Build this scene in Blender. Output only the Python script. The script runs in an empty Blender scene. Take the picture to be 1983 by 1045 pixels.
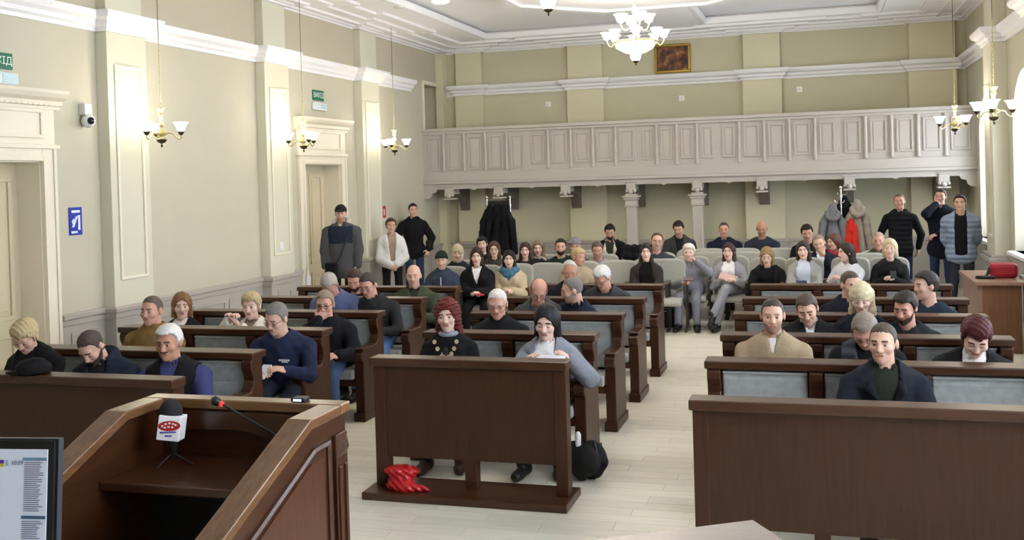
import bpy, math, random
import numpy as np
from mathutils import Matrix, Vector
random.seed(7)
SC = bpy.context.scene
COL = SC.collection

# ------------------------------------------------------------------ camera
CAM_H, FPX, CY = 2.1, 1971.86, 373.64          # eye height (m), focal length and principal row in pixels of a 1983x1045 frame
_a, _b, _c = [math.radians(v) for v in (16.8479, -0.8193, -1.667)]
FW = np.array([-math.sin(_a)*math.cos(_b), math.cos(_a)*math.cos(_b), math.sin(_b)])
_r0 = np.array([math.cos(_a), math.sin(_a), 0.0]); _u0 = np.cross(_r0, FW)
RT = _r0*math.cos(_c)+_u0*math.sin(_c); UP = -_r0*math.sin(_c)+_u0*math.cos(_c)
CP = np.array([0, 0, CAM_H])
cam = bpy.data.cameras.new('camera'); camo = bpy.data.objects.new('camera', cam); COL.objects.link(camo)
camo.matrix_world = Matrix(((RT[0], UP[0], -FW[0], 0), (RT[1], UP[1], -FW[1], 0), (RT[2], UP[2], -FW[2], CAM_H), (0, 0, 0, 1)))
cam.sensor_fit = 'HORIZONTAL'; cam.sensor_width = 36.0; cam.lens = FPX/1983*36; cam.shift_y = -(522.5-CY)/1983; cam.clip_start = .05
SC.camera = camo
def at(px, py, Y):                              # survey helper: the point seen at a pixel, at distance Y down the hall
    d = FW+RT*(px-991.5)/FPX-UP*(py-CY)/FPX
    return CP+d*(Y/d[1])

# ------------------------------------------------------------------ world, light, exposure
w = bpy.data.worlds.new('sky'); SC.world = w; w.use_nodes = True
bg = w.node_tree.nodes['Background']; bg.inputs[0].default_value = (.86, .93, 1, 1); bg.inputs[1].default_value = 9.0
SC.view_settings.view_transform = 'Standard'; SC.view_settings.look = 'None'; SC.view_settings.gamma = 1
SC.view_settings.exposure = 0.78

# ------------------------------------------------------------------ materials
def lin(h):
    h = h.lstrip('#'); v = [int(h[i:i+2], 16)/255 for i in (0, 2, 4)]
    return tuple((c/12.92 if c <= .04045 else ((c+.055)/1.055)**2.4) for c in v)+(1,)
MC = {}
def mat(col, rough=.6, kind='plain', scale=30., bump=.0, metal=0., var=.06, spec=.4, emit=0., rnd=0., trans=0.):
    key = (col, rough, kind, scale, bump, metal, var, spec, emit, rnd, trans)
    if key in MC: return MC[key]
    m = bpy.data.materials.new(kind+'_'+col.strip('#')); m.use_nodes = True; nt = m.node_tree; N = nt.nodes; L = nt.links
    p = N['Principled BSDF']; c = lin(col)
    p.inputs['Roughness'].default_value = rough; p.inputs['Metallic'].default_value = metal
    p.inputs['Specular IOR Level'].default_value = spec
    p.inputs['Base Color'].default_value = c
    if trans: p.inputs['Transmission Weight'].default_value = trans
    if emit:
        p.inputs['Emission Color'].default_value = c; p.inputs['Emission Strength'].default_value = emit
    tc = N.new('ShaderNodeTexCoord'); mp = N.new('ShaderNodeMapping'); L.new(tc.outputs['Object'], mp.inputs[0])
    s = {'wood': (14, 14, 1.2), 'woodx': (1.2, 14, 14), 'woody': (14, 1.2, 14), 'quilt': (1, 1, 1), 'hair': (70, 70, 12)}.get(kind, (1, 1, 1))
    mp.inputs['Scale'].default_value = s
    tx = N.new('ShaderNodeTexNoise'); L.new(mp.outputs[0], tx.inputs['Vector'])
    tx.inputs['Scale'].default_value = {'wood': 3.2, 'woodx': 3.2, 'woody': 3.2, 'hair': 2.}.get(kind, scale); tx.inputs['Detail'].default_value = 5
    if var and kind != 'flat':
        mr = N.new('ShaderNodeMapRange'); L.new(tx.outputs['Fac'], mr.inputs[0]); mr.inputs[1].default_value = .25; mr.inputs[2].default_value = .75
        v = var*(3 if kind.startswith('wood') or kind == 'hair' else 1)
        mr.inputs[3].default_value = 1-v; mr.inputs[4].default_value = 1+v
        out = mr.outputs[0]
        if rnd:
            oi = N.new('ShaderNodeObjectInfo'); m2 = N.new('ShaderNodeMapRange'); L.new(oi.outputs['Random'], m2.inputs[0])
            m2.inputs[3].default_value = 1-rnd; m2.inputs[4].default_value = 1+rnd
            mu = N.new('ShaderNodeMath'); mu.operation = 'MULTIPLY'; L.new(out, mu.inputs[0]); L.new(m2.outputs[0], mu.inputs[1]); out = mu.outputs[0]
        mx = N.new('ShaderNodeVectorMath'); mx.operation = 'SCALE'; mx.inputs[0].default_value = c[:3]; L.new(out, mx.inputs['Scale'])
        L.new(mx.outputs[0], p.inputs['Base Color'])
    if bump:
        b = N.new('ShaderNodeBump'); b.inputs['Strength'].default_value = bump; b.inputs['Distance'].default_value = .01
        src = tx.outputs['Fac']
        if kind == 'quilt':
            wv = N.new('ShaderNodeTexWave'); wv.bands_direction = 'Z'; wv.inputs['Scale'].default_value = scale; wv.inputs['Distortion'].default_value = .6
            wv.wave_profile = 'SIN'; L.new(mp.outputs[0], wv.inputs['Vector']); src = wv.outputs['Fac']; b.inputs['Distance'].default_value = .03
        L.new(src, b.inputs['Height']); L.new(b.outputs[0], p.inputs['Normal'])
    MC[key] = m
    return m
WALL = mat('#c2bda9', .85, scale=3, var=.02)
WALLB = mat('#c6c2a8', .85, scale=3, var=.02)
PIL = mat('#d3d0bc', .8, scale=3, var=.015)
PILB = mat('#d6d1b5', .8, scale=3, var=.015)
WHITE = mat('#eeedf0', .6, var=.01)
TRIM = mat('#e7dfcb', .5, var=.015)
DOORM = mat('#cfc3a6', .45, var=.02)
DADO = mat('#b0aba4', .5, var=.02)
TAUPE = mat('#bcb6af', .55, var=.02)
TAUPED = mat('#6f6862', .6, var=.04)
CEIL = mat('#f0f0f3', .9, var=.01)
WD = mat('#3d2112', .38, 'wood', var=.10, bump=.04, spec=.32)
WDX = mat('#402413', .3, 'woodx', var=.11, bump=.03, spec=.5)
WDY = mat('#402413', .3, 'woody', var=.11, bump=.03, spec=.5)
SHEEN_X = mat('#755436', .24, 'woodx', var=.08, bump=.03, spec=.5)  # lectern front cap: grazing reflection put into the paler wood colour
OAK_SHEEN_Y = mat('#6a4a2f', .24, 'woody', var=.08, bump=.03, spec=.5)  # lectern side caps, reflected light in the paler colour; also plain wood of chair armrests
CUSH = mat('#9c9f9d', .95, scale=18, var=.16, bump=.12)
SEATG = mat('#a8a79d', .95, scale=60, var=.08, bump=.1)
BRASS = mat('#c4bb8c', .3, metal=.7, var=.05)
BRONZE = mat('#4c4430', .35, metal=.7, var=.08)
CHROME = mat('#d5d6d8', .12, metal=1., var=0)
BLACKM = mat('#17171a', .45, var=.05)
SHADE = mat('#fff3dc', .35, emit=5.5, var=0)

# ------------------------------------------------------------------ mesh builder
class MB:
    def __init__(s): s.v = []; s.f = []
    def add(s, vs, fs):
        n = len(s.v); s.v += [tuple(map(float, v)) for v in vs]; s.f += [tuple(i+n for i in f) for f in fs]; return s
    def box(s, x0, x1, y0, y1, z0, z1):
        return s.add([(x0, y0, z0), (x1, y0, z0), (x1, y1, z0), (x0, y1, z0), (x0, y0, z1), (x1, y0, z1), (x1, y1, z1), (x0, y1, z1)],
                     [(0, 3, 2, 1), (4, 5, 6, 7), (0, 1, 5, 4), (1, 2, 6, 5), (2, 3, 7, 6), (3, 0, 4, 7)])
    def prism(s, poly, axis, a, b):           # poly in the two other axes (order: axis x -> (y,z), y -> (x,z), z -> (x,y))
        def P(q, t): return {'x': (t, q[0], q[1]), 'y': (q[0], t, q[1]), 'z': (q[0], q[1], t)}[axis]
        n = len(poly)
        s.add([P(q, a) for q in poly]+[P(q, b) for q in poly],
              [tuple(range(n))[::-1], tuple(range(n, 2*n))]+[(i, (i+1) % n, (i+1) % n+n, i+n) for i in range(n)])
        return s
    def lathe(s, prof, c=(0, 0, 0), n=16, sx=1, sy=1):      # prof [(r,z)]
        vs = []; fs = []
        for r, z in prof:
            for k in range(n):
                t = 2*math.pi*k/n; vs.append((c[0]+r*math.cos(t)*sx, c[1]+r*math.sin(t)*sy, c[2]+z))
        for j in range(len(prof)-1):
            for k in range(n):
                fs.append((j*n+k, j*n+(k+1) % n, (j+1)*n+(k+1) % n, (j+1)*n+k))
        fs.append(tuple(range(n))[::-1]); fs.append(tuple(range((len(prof)-1)*n, len(prof)*n)))
        return s.add(vs, fs)
    def tube(s, path, rad, n=8):
        path = [Vector(p) for p in path]
        rads = rad if isinstance(rad, (list, tuple)) else [rad]*len(path)
        vs = []; fs = []; ref = None
        for i, p in enumerate(path):
            d = (path[min(i+1, len(path)-1)]-path[max(i-1, 0)]).normalized()
            if ref is None: ref = d.orthogonal().normalized()
            ref = (ref-d*ref.dot(d)).normalized(); q = d.cross(ref)
            for k in range(n):
                t = 2*math.pi*k/n; vs.append(p+(ref*math.cos(t)+q*math.sin(t))*rads[i])
        for j in range(len(path)-1):
            for k in range(n): fs.append((j*n+k, j*n+(k+1) % n, (j+1)*n+(k+1) % n, (j+1)*n+k))
        fs.append(tuple(range(n))[::-1]); fs.append(tuple(range((len(path)-1)*n, len(path)*n)))
        return s.add(vs, fs)
    def ball(s, c, r, n=12):
        r = r if isinstance(r, (tuple, list)) else (r, r, r)
        m = max(6, n//2)
        return s.lathe([(max(1e-4, math.sin(math.pi*j/m))*r[0], -math.cos(math.pi*j/m)*r[2]) for j in range(m+1)], c, n, 1, r[1]/r[0])
    def frame(s, plane, pos, a0, a1, b0, b1, wd, th):   # picture-frame moulding on a wall plane; plane 'x' -> (y,z), 'y' -> (x,z)
        bars = [(a0, a1, b0, b0+wd), (a0, a1, b1-wd, b1), (a0, a0+wd, b0+wd, b1-wd), (a1-wd, a1, b0+wd, b1-wd)]
        lo, hi = min(pos, pos+th), max(pos, pos+th)
        for p0, p1, q0, q1 in bars:
            if plane == 'x': s.box(lo, hi, p0, p1, q0, q1)
            else: s.box(p0, p1, lo, hi, q0, q1)
        return s
    def build(s, name, m, parent=None, smooth=False, bevel=0, off=(0, 0, 0)):
        me = bpy.data.meshes.new(name)
        me.from_pydata([(v[0]-off[0], v[1]-off[1], v[2]-off[2]) for v in s.v], [], s.f); me.update()
        me.materials.append(m)
        o = bpy.data.objects.new(name, me); COL.objects.link(o)
        if parent: o.parent = parent
        if smooth:
            me.polygons.foreach_set('use_smooth', [True]*len(me.polygons))
            me.set_sharp_from_angle(angle=math.radians(40))
        if bevel:
            b = o.modifiers.new('bevel', 'BEVEL'); b.width = bevel; b.segments = 2; b.limit_method = 'ANGLE'; b.angle_limit = math.radians(40)
        return o
def tag(o, label=None, cat=None, group=None, kind=None):
    if label: o['label'] = label
    if cat: o['category'] = cat
    if group: o['group'] = group
    if kind: o['kind'] = kind
    return o
def empty(name, loc=(0, 0, 0), label=None, cat=None, group=None):
    o = bpy.data.objects.new(name, None); COL.objects.link(o); o.location = loc; o.empty_display_size = .1
    return tag(o, label, cat, group)
def copy_tree(o, parent=None):
    c = o.copy(); COL.objects.link(c); c.parent = parent
    for ch in list(o.children): copy_tree(ch, c)
    return c
def struct(o): o['kind'] = 'structure'; return o
def text(name, body, size, m, parent, M, depth=.001):     # flat lettering; M = 4x4 placing text plane (x right, y up)
    cu = bpy.data.curves.new(name, 'FONT'); cu.body = body; cu.size = size; cu.extrude = depth; cu.align_x = 'CENTER'; cu.align_y = 'CENTER'
    t = bpy.data.objects.new(name, cu); COL.objects.link(t)
    dg = bpy.context.evaluated_depsgraph_get(); me = bpy.data.meshes.new_from_object(t.evaluated_get(dg))
    bpy.data.objects.remove(t); me.transform(M); me.materials.clear(); me.materials.append(m)
    o = bpy.data.objects.new(name, me); COL.objects.link(o); o.parent = parent
    return o
def frameM(o, x, y):
    x = Vector(x).normalized(); y = Vector(y).normalized(); z = x.cross(y)
    return Matrix(((x[0], y[0], z[0], o[0]), (x[1], y[1], z[1], o[1]), (x[2], y[2], z[2], o[2]), (0, 0, 0, 1)))
#==SETTING==
# ------------------------------------------------------------------ the hall: survey numbers (m)
XL, XR, YB, YF, Y0 = -7.21, 2.45, 19.08, 18.05, -3.0
PLX, PRX = -7.07, 2.25                       # faces of the pilasters on the left and right wall
ZD, ZC, ZU, ZCE, ZREC = .875, 3.755, 4.59, 4.70, 4.85
PILY = [(5.8, 6.45), (8.95, 9.6), (12.1, 12.75), (15.12, 15.8)]
BPX = [(-6.86, -6.29), (-4.59, -3.88), (-1.31, -.62), (1.51, 2.29)]   # pilasters of the back wall

def cornice_prof(h=1.0, p=1.0):              # (out, up) profile of the mid cornice
    return [(0, 0), (.03*p, 0), (.035*p, .04*h), (.07*p, .06*h), (.08*p, .10*h), (.13*p, .13*h), (.15*p, .17*h), (.15*p, .20*h), (0, .20*h)]
def run(mb, pts, prof, z0):                  # sweep a profile along a plan polyline; outward side = left of travel
    P = [Vector((p[0], p[1])) for p in pts]; n = len(P); vs = []; fs = []; k = len(prof)
    for i in range(n):
        d0 = (P[i]-P[i-1]).normalized() if i else (P[1]-P[0]).normalized()
        d1 = (P[i+1]-P[i]).normalized() if i < n-1 else d0
        n0 = Vector((-d0.y, d0.x)); n1 = Vector((-d1.y, d1.x)); m = (n0+n1)
        m = m/max(.2, (1+n0.dot(n1)))
        for o, u in prof: q = P[i]+m*o; vs.append((q.x, q.y, z0+u))
    for i in range(n-1):
        for j in range(k):
            a = i*k+j; b = i*k+(j+1) % k
            fs.append((a, b, b+k, a+k))
    fs.append(tuple(range(k))); fs.append(tuple(range((n-1)*k, n*k))[::-1])
    return mb.add(vs, fs)

# floor: subfloor slab, oak boards laid across the hall; the boards of the aisles are single pieces
fl = struct(MB().box(XL-.3, XR+.3, Y0, YB+.3, -.2, -.012).build('floor', mat('#a39a86', .6)))
BOARD = mat('#dcd5c4', .33, 'woodx', var=.03, rnd=.07, spec=.45)
bl, bw = .8, .135
bm = MB().box(.001, bl-.001, .001, bw-.001, -.012, 0).build('board', BOARD, fl, bevel=0)
first = True; rest = MB(); nb = 0
for j in range(int((YB-Y0)/bw)+1):
    y = Y0+j*bw; x = XL-(j*.37 % bl)
    while x < XR:
        vis = (-4.0 < x < -3.0 and 4.6 < y < 10) or (-1.9 < x < -.6 and 3.4 < y < 13.6) or (-3.4 < x < -1.0 and 3.9 < y < 6.2)
        if vis and nb < 298:
            o = bm if first else bm.copy()
            if not first: COL.objects.link(o)
            o.parent = fl; o.location = (x, y, 0); first = False; nb += 1
        else: rest.box(x+.001, min(x+bl, XR+.2)-.001, y+.001, y+bw-.001, -.012, 0)
        x += bl
tag(rest.build('floor_boards', BOARD, fl), kind='stuff')

# ceiling: white frame with two long coffers, an octagonal rosette field in the middle
CA, CB = (-5.96, -2.85), (-1.93, 1.05); CYR = (5.0, 18.16)
ce = struct(MB().box(XL-.3, XR+.3, Y0, YB+.3, ZREC, ZREC+.2).build('ceiling', CEIL))
c = MB()
for x0, x1 in ((XL-.3, CA[0]), (CA[1], CB[0]), (CB[1], XR+.3)): c.box(x0, x1, Y0, YB+.3, ZCE, ZREC)
for x0, x1 in (CA, CB): c.box(x0, x1, CYR[1], YB+.3, ZCE, ZREC); c.box(x0, x1, Y0, CYR[0], ZCE, ZREC)
c.build('ceiling_frame', CEIL, ce)
def octagon(r, c0): return [(c0[0]+r*math.cos(math.pi/8+k*math.pi/4), c0[1]+r*math.sin(math.pi/8+k*math.pi/4)) for k in range(8)]
for yc in (13.9, 9.2):
    MB().prism(octagon(2.15, (-2.38, yc)), 'z', ZCE-.005, ZREC).build('rosette_field', CEIL, ce)
    c = MB(); oo, oi = octagon(2.15, (-2.38, yc)), octagon(2.0, (-2.38, yc))
    for k in range(8):
        q = [oo[k], oo[(k+1) % 8], oi[(k+1) % 8], oi[k]]; c.prism(q, 'z', ZCE-.045, ZCE-.005)
    c.build('rosette_moulding', WHITE, ce)
    MB().lathe([(.01, ZCE-.06), (.3, ZCE-.06), (.34, ZCE-.03), (.34, ZCE-.005)], (-2.38, yc, 0), 24).build('ceiling_rose', WHITE, ce, smooth=True)
for x0, x1 in (CA, CB):
    c = MB()
    for q in ((x0, x1, CYR[1]-.09, CYR[1], ZCE, ZREC-.03), (x0, x0+.09, CYR[0], CYR[1]-.09, ZCE, ZREC-.03), (x1-.09, x1, CYR[0], CYR[1]-.09, ZCE, ZREC-.03)): c.box(*q)
    c.build('coffer_moulding', WHITE, ce, bevel=.02)

# ---------------- left wall
DOORS = [(6.95, 8.1), (13.33, 14.5)]; DZ = 2.4
OPN = (18.17, 18.93, 2.2, 3.95)              # passage on to the balcony
wl = MB()
ys = [Y0]
for a, b in DOORS: ys += [a, b]
ys += [OPN[0], OPN[1], YB+.3]
for i in range(0, len(ys)-1, 2): wl.box(XL-.35, XL, ys[i], ys[i+1], 0, ZREC)
for a, b in DOORS: wl.box(XL-.35, XL, a, b, DZ, ZREC)
wl.box(XL-.35, XL, OPN[0], OPN[1], 0, OPN[2]); wl.box(XL-.35, XL, OPN[0], OPN[1], OPN[3], ZREC)
wl = struct(wl.build('wall_left', WALL))
MB().box(XL, XL+.004, Y0, YB, ZC+.19, ZU+.01).build('frieze', mat('#bfb6a1', .85, scale=3, var=.02), wl)
MB().box(XL-.5, XL-.36, 18.0, 19.2, 2.0, 4.2).build('passage_wall', mat('#efe6c8', .8), wl)  # cream made lighter to stand in for warm light inside the unlit passage
MB().frame('x', XL, OPN[0]-.07, OPN[1]+.07, OPN[2], OPN[3]+.07, .07, .02).build('passage_frame', TRIM, wl)
for a, b in PILY:
    p = MB().box(XL, PLX, a, b, 0, ZC).box(XL, PLX-.02, a+.03, b-.03, ZC, ZU).build('pilaster', PIL, wl, bevel=.006)
    MB().frame('x', PLX, a+.1, b-.1, 1.15, 3.42, .035, .018).build('panel_moulding', TRIM, p, bevel=.006)
# mid cornice, stops short of the passage; breaks forward round each pilaster
def breaks(base, face, lst, end, start):
    pts = [(base, start)]
    for a, b in lst: pts += [(base, a), (face, a), (face, b), (base, b)]
    return pts+[(base, end)]
lp = breaks(XL, PLX, PILY, 17.5, Y0)
run(MB(), lp[::-1], cornice_prof(), ZC).build('mid_cornice', WHITE, wl)
top_prof = [(0, 0), (.03, 0), (.035, .022), (.09, .026), (.10, .05), (.2, .052), (.205, .03), (.25, .028), (.255, .062), (.44, .066), (.445, .05), (.49, .05), (.495, .08), (.66, .082), (.665, .066), (.78, .068), (.78, .115), (0, .115)]
lp2 = breaks(XL, PLX-.02, PILY, YB, Y0)
run(MB(), lp2[::-1], top_prof, ZU).build('ceiling_cornice', WHITE, wl)
# dado: skin, cap rail, panels between pilasters and doors
segs = []
cuts = sorted([(a-.19, b+.19) for a, b in DOORS])
cur = Y0
for a, b in cuts: segs.append((cur, a)); cur = b
segs.append((cur, YB))
dado_cap = [(0, 0), (.02, 0), (.025, .05), (.05, .065), (.055, .10), (.03, .115), (0, .115)]
dado_base = [(0, 0), (.035, 0), (.035, .14), (.02, .16), (0, .16)]
for a, b in segs:
    d = MB(); pil = [q for q in PILY if q[0] >= a-.01 and q[1] <= b+.05]
    pts = breaks(XL+.012, PLX+.012, [(q[0]-.012, q[1]+.012) for q in pil], b, a)[::-1]
    o = run(MB(), pts, [(-.012, 0), (0, 0), (0, ZD-.1), (-.012, ZD-.1)], 0).build('dado', DADO, wl)
    run(MB(), pts, dado_cap, ZD-.11).build('dado_cap', DADO, o)
    run(MB(), pts, dado_base, 0).build('baseboard', DADO, o)
    e = sorted([a]+[v for q in pil for v in q]+[b])
    for i in range(len(e)-1):
        y0, y1 = e[i]+.1, e[i+1]-.1
        ispil = any(abs(q[0]-e[i]) < .01 for q in pil)
        n = max(1, round((y1-y0)/.75))
        if y1-y0 < .25: continue
        for k in range(n):
            s0 = y0+(y1-y0)*k/n+.04; s1 = y0+(y1-y0)*(k+1)/n-.04
            MB().frame('x', (PLX if ispil else XL)+.012, s0, s1, .24, .68, .035, .014).build('dado_panel', DADO, o, bevel=.004)
# doors in deep reveals with panelled leaf and an entablature
for di, (a, b) in enumerate(DOORS):
    d = struct(empty('door_%d' % (di+1), (XL, (a+b)/2, 0)))
    of = (XL, (a+b)/2, 0); ym = (a+b)/2
    lf = MB().box(XL-.32, XL-.27, a, b, .01, DZ).build('door_leaf', DOORM, d, off=of)
    for y0, y1 in ((a+.1, ym-.07), (ym+.07, b-.1)):
        for z0, z1 in ((.18, .75), (.88, 2.25)):
            MB().frame('x', XL-.27, y0, y1, z0, z1, .045, .02).box(XL-.27, XL-.26, y0+.09, y1-.09, z0+.09, z1-.09).build('door_panel', DOORM, lf, off=of, bevel=.006)
    MB().tube([(XL-.27, ym-.04, 1.02), (XL-.215, ym-.04, 1.02), (XL-.215, ym-.16, 1.02)], .012).build('handle', BRASS, lf, off=of, smooth=True)
    MB().box(XL-.34, XL+.002, a-.002, a+.012, 0, DZ).box(XL-.34, XL+.002, b-.012, b+.002, 0, DZ).box(XL-.34, XL+.002, a, b, DZ-.012, DZ).build('reveal', TRIM, d, off=of)
    MB().box(XL, XL+.035, a-.18, a, 0, DZ+.15).box(XL, XL+.035, b, b+.18, 0, DZ+.15).box(XL, XL+.035, a, b, DZ, DZ+.15)\
        .box(XL+.035, XL+.05, a-.18, a-.14, 0, DZ+.15).box(XL+.035, XL+.05, b+.14, b+.18, 0, DZ+.15).box(XL+.035, XL+.05, a-.05, a, 0, DZ+.05).box(XL+.035, XL+.05, b, b+.05, 0, DZ+.05).box(XL+.035, XL+.05, a, b, DZ, DZ+.05).build('architrave', TRIM, d, off=of, bevel=.006)
    MB().box(XL, XL+.06, a-.22, b+.22, DZ+.12, DZ+.16).box(XL, XL+.03, a-.18, b+.18, DZ+.16, DZ+.56).frame('x', XL+.03, a-.02, b+.02, DZ+.22, DZ+.50, .035, .018).build('frieze', TRIM, d, off=of, bevel=.005)
    hood = [(0, 0), (.05, 0), (.05, .03), (.08, .04), (.09, .08), (.14, .11), (.17, .15), (.18, .18), (0, .18)]
    run(MB(), [(XL, b+.24), (XL, a-.24)], hood, DZ+.5).build('hood', TRIM, d, off=of)
    dn = MB()
    n = 22
    for k in range(n):
        y = a-.2+(b-a+.4)*(k+.15)/n; dn.box(XL+.04, XL+.085, y, y+(b-a+.4)/n*.6, DZ+.535, DZ+.575)
    tag(dn.build('dentils', TRIM, d, off=of), kind='stuff')

# ---------------- back wall
wb = struct(MB().box(XL-.35, XR+.4, YB, YB+.3, 0, ZREC).build('wall_back', WALLB))
PBY = YB-.12
for x0, x1 in BPX: MB().box(x0, x1, PBY, YB, 0, ZC).box(x0+.02, x1-.02, PBY+.015, YB, ZC, ZU).build('pilaster', PILB, wb, bevel=.006)
MB().box(XL, XL+.15, YB-.25, YB, 0, ZU).build('corner_pier', PILB, wb)
def bbreaks(dy=0.):
    pts = [(XR+.2, YB)]
    for x0, x1 in BPX[::-1]: pts += [(x1, YB), (x1, PBY+dy), (x0, PBY+dy), (x0, YB)]
    return pts+[(XL, YB)]
run(MB(), bbreaks()[::-1][0:], [(-o, u) for o, u in cornice_prof(.95, .9)], ZC).build('mid_cornice', WHITE, wb)
run(MB(), bbreaks(.015)[::-1], [(-o, u) for o, u in top_prof], ZU).build('ceiling_cornice', WHITE, wb)
DADOB = mat('#8f8a80', .5, var=.02)
o = MB().box(XL, XR, YB-.015, YB, 0, ZD-.05).build('dado', DADO, wb)
for x0, x1 in BPX: MB().box(x0-.015, x1+.015, PBY-.015, PBY+.1, 0, ZD-.05).build('dado_pier', DADO, o)
run(MB(), [(p[0], p[1]-.015) for p in bbreaks()[::-1]], [(-a, b) for a, b in dado_cap], ZD-.11).build('dado_cap', DADO, o)
xs = [XL+.2]+[v for q in BPX for v in q]+[XR]
for i in range(0, len(xs)-1, 2):
    n = max(1, round((xs[i+1]-xs[i])/.9))
    for k in range(n):
        a = xs[i]+(xs[i+1]-xs[i])*k/n+.08; b = xs[i]+(xs[i+1]-xs[i])*(k+1)/n-.08
        if b-a > .15: MB().frame('y', YB-.015, a, b, .2, .68, .035, -.014).build('dado_panel', DADO, o)

wf = struct(MB().box(XL-.35, XR+.4, Y0-.3, Y0, 0, ZREC).build('wall_front', WALL))
# ---------------- right wall with tall arched windows
WINS = [(1.0, 5.6-.3), (6.75, 8.65), (9.9, 11.8), (13.05, 14.8), (16.3, 17.75)]; WZ0, WZS = .95, 2.55
def arch(a, b, zs, n=12): m = (a+b)/2; r = (b-a)/2; return [(m-r*math.cos(math.pi*k/n), zs+r*.85*math.sin(math.pi*k/n)) for k in range(n+1)]
wr = MB(); cur = Y0
TH = .38
for a, b in WINS:
    wr.box(XR, XR+TH, cur, a, 0, ZREC); wr.box(XR, XR+TH, a, b, 0, WZ0)
    ar = arch(a, b, WZS)
    for k in range(len(ar)-1):
        (y0, z0), (y1, z1) = ar[k], ar[k+1]
        wr.prism([(y0, z0), (y1, z1), (y1, ZREC), (y0, ZREC)], 'x', XR, XR+TH)
    cur = b
wr.box(XR, XR+TH, cur, YB+.3, 0, ZREC)
wr = struct(wr.build('wall_right', WALL))
for a, b in PILY:
    p = MB().box(PRX, XR, a, b, 0, ZC).box(PRX+.02, XR, a+.03, b-.03, ZC, ZU).build('pilaster', PIL, wr, bevel=.006)
    MB().frame('x', PRX, a+.1, b-.1, 1.1, 3.2, .035, -.015).build('panel_moulding', TRIM, p)
    MB().box(PRX-.06, XR, a-.06, b+.06, 0, ZD-.1).box(PRX-.09, XR, a-.09, b+.09, ZD-.1, ZD-.04).box(PRX-.06, XR, a-.06, b+.06, ZD-.04, ZD).build('plinth', DADO, wr, bevel=.008)
rp = breaks(XR, PRX, PILY, YB, Y0)
run(MB(), rp, cornice_prof(), ZC).build('mid_cornice', WHITE, wr)
run(MB(), breaks(XR, PRX+.02, PILY, YB, Y0), top_prof, ZU).build('ceiling_cornice', WHITE, wr)
o = MB().box(XR-.012, XR, Y0, YB, 0, ZD-.05).build('dado', DADO, wr)
MB().box(XR-.04, XR, Y0, YB, ZD-.06, ZD-.01).build('dado_cap', DADO, o)
PANE = mat('#f4f8ff', .05, trans=1., var=0, spec=.2)
for i, (a, b) in enumerate(WINS):
    wd = struct(empty('window_%d' % (i+1), (XR, (a+b)/2, WZ0))); of = (XR, (a+b)/2, WZ0); m = (a+b)/2; X1 = XR+.3
    fr = MB(); ar = arch(a, b, WZS); ai = arch(a+.07, b-.07, WZS)
    fr.box(X1-.03, X1+.03, a, a+.07, WZ0, WZS).box(X1-.03, X1+.03, b-.07, b, WZ0, WZS).box(X1-.03, X1+.03, a, b, WZ0, WZ0+.07)
    for k in range(len(ar)-1): fr.prism([ai[k], ai[k+1], ar[k+1], ar[k]], 'x', X1-.03, X1+.03)
    fr.build('window_frame', WHITE, wd, off=of)
    MB().box(X1-.02, X1+.02, m-.025, m+.025, WZ0, ar[6][1]).box(X1-.02, X1+.02, a, b, WZS-.03, WZS+.03).build('glazing_bar', WHITE, wd, off=of)
    for s0, s1 in ((a+.05, m-.02), (m+.02, b-.05)): MB().box(X1-.003, X1+.003, s0, s1, WZ0+.06, WZS-.02).build('pane', PANE, wd, off=of)
    MB().box(XR-.1, XR+.27, a-.05, b+.05, WZ0-.05, WZ0).build('window_sill', WHITE, wd, off=of, bevel=.008)

# ------------------------------------------------------------------ balcony across the back
bal = empty('balcony', (-2.38, YF, 0), 'taupe panelled gallery balcony on brackets and two columns across the back wall', 'balcony'); OF = (-2.38, YF, 0)
ZB0, ZB1 = 2.05, 3.08
MB().box(XL+.0, XR-.0, YF+.02, YF+.12, ZB0, ZB1-.06).build('parapet', TAUPE, bal, off=OF)
MB().box(XL, XR, YF-.06, YF+.2, ZB1-.06, ZB1).box(XL, XR, YF-.03, YF+.02, ZB1-.11, ZB1-.06).build('handrail', TAUPE, bal, off=OF, bevel=.01)
MB().box(XL, XR, YF-.05, YF+.1, ZB0-.02, ZB0+.03).box(XL, XR, YF-.02, YF+.1, ZB0+.03, ZB0+.2).build('base_moulding', TAUPE, bal, off=OF, bevel=.008)
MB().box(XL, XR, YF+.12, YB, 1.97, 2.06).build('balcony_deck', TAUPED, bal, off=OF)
strip_px = [859.5, 899, 940, 981, -1021, 1061, 1105, 1148, 1191.5, -1236, 1271, 1310, 1349.5, -1390, 1431.5, 1479.5, 1528.5, 1578, -1626, 1676, 1726.6, 1778, 1832]
sx = [(at(abs(p), 300-(abs(p)-850)*.04, YF)[0], p > 0) for p in strip_px]
edges = [XL+.03]+[s[0] for s in sx]+[XR-.02]
for x, st in sx:
    if st:
        MB().lathe([(.034, ZB0+.22), (.034, ZB0+.26), (.028, ZB0+.27), (.028, ZB1-.16), (.034, ZB1-.15), (.034, ZB1-.11)], (x, YF, 0), 12).build('half_column', TAUPE, bal, off=OF, smooth=True)
for i in range(len(edges)-1):
    a, b = edges[i]+.075, edges[i+1]-.075
    zb = ZB0+.24 if i < 5 else ZB0+.31
    MB().frame('y', YF+.02, a, b, zb, ZB1-.17, .028, -.026).box(a+.05, b-.05, YF+.012, YF+.02, zb+.05, ZB1-.22).build('panel', TAUPE, bal, off=OF, bevel=.004)
MB().box(XL, XR, YF, YF+.07, 1.93, 2.03).build('apron', TAUPE, bal, off=OF)
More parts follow.
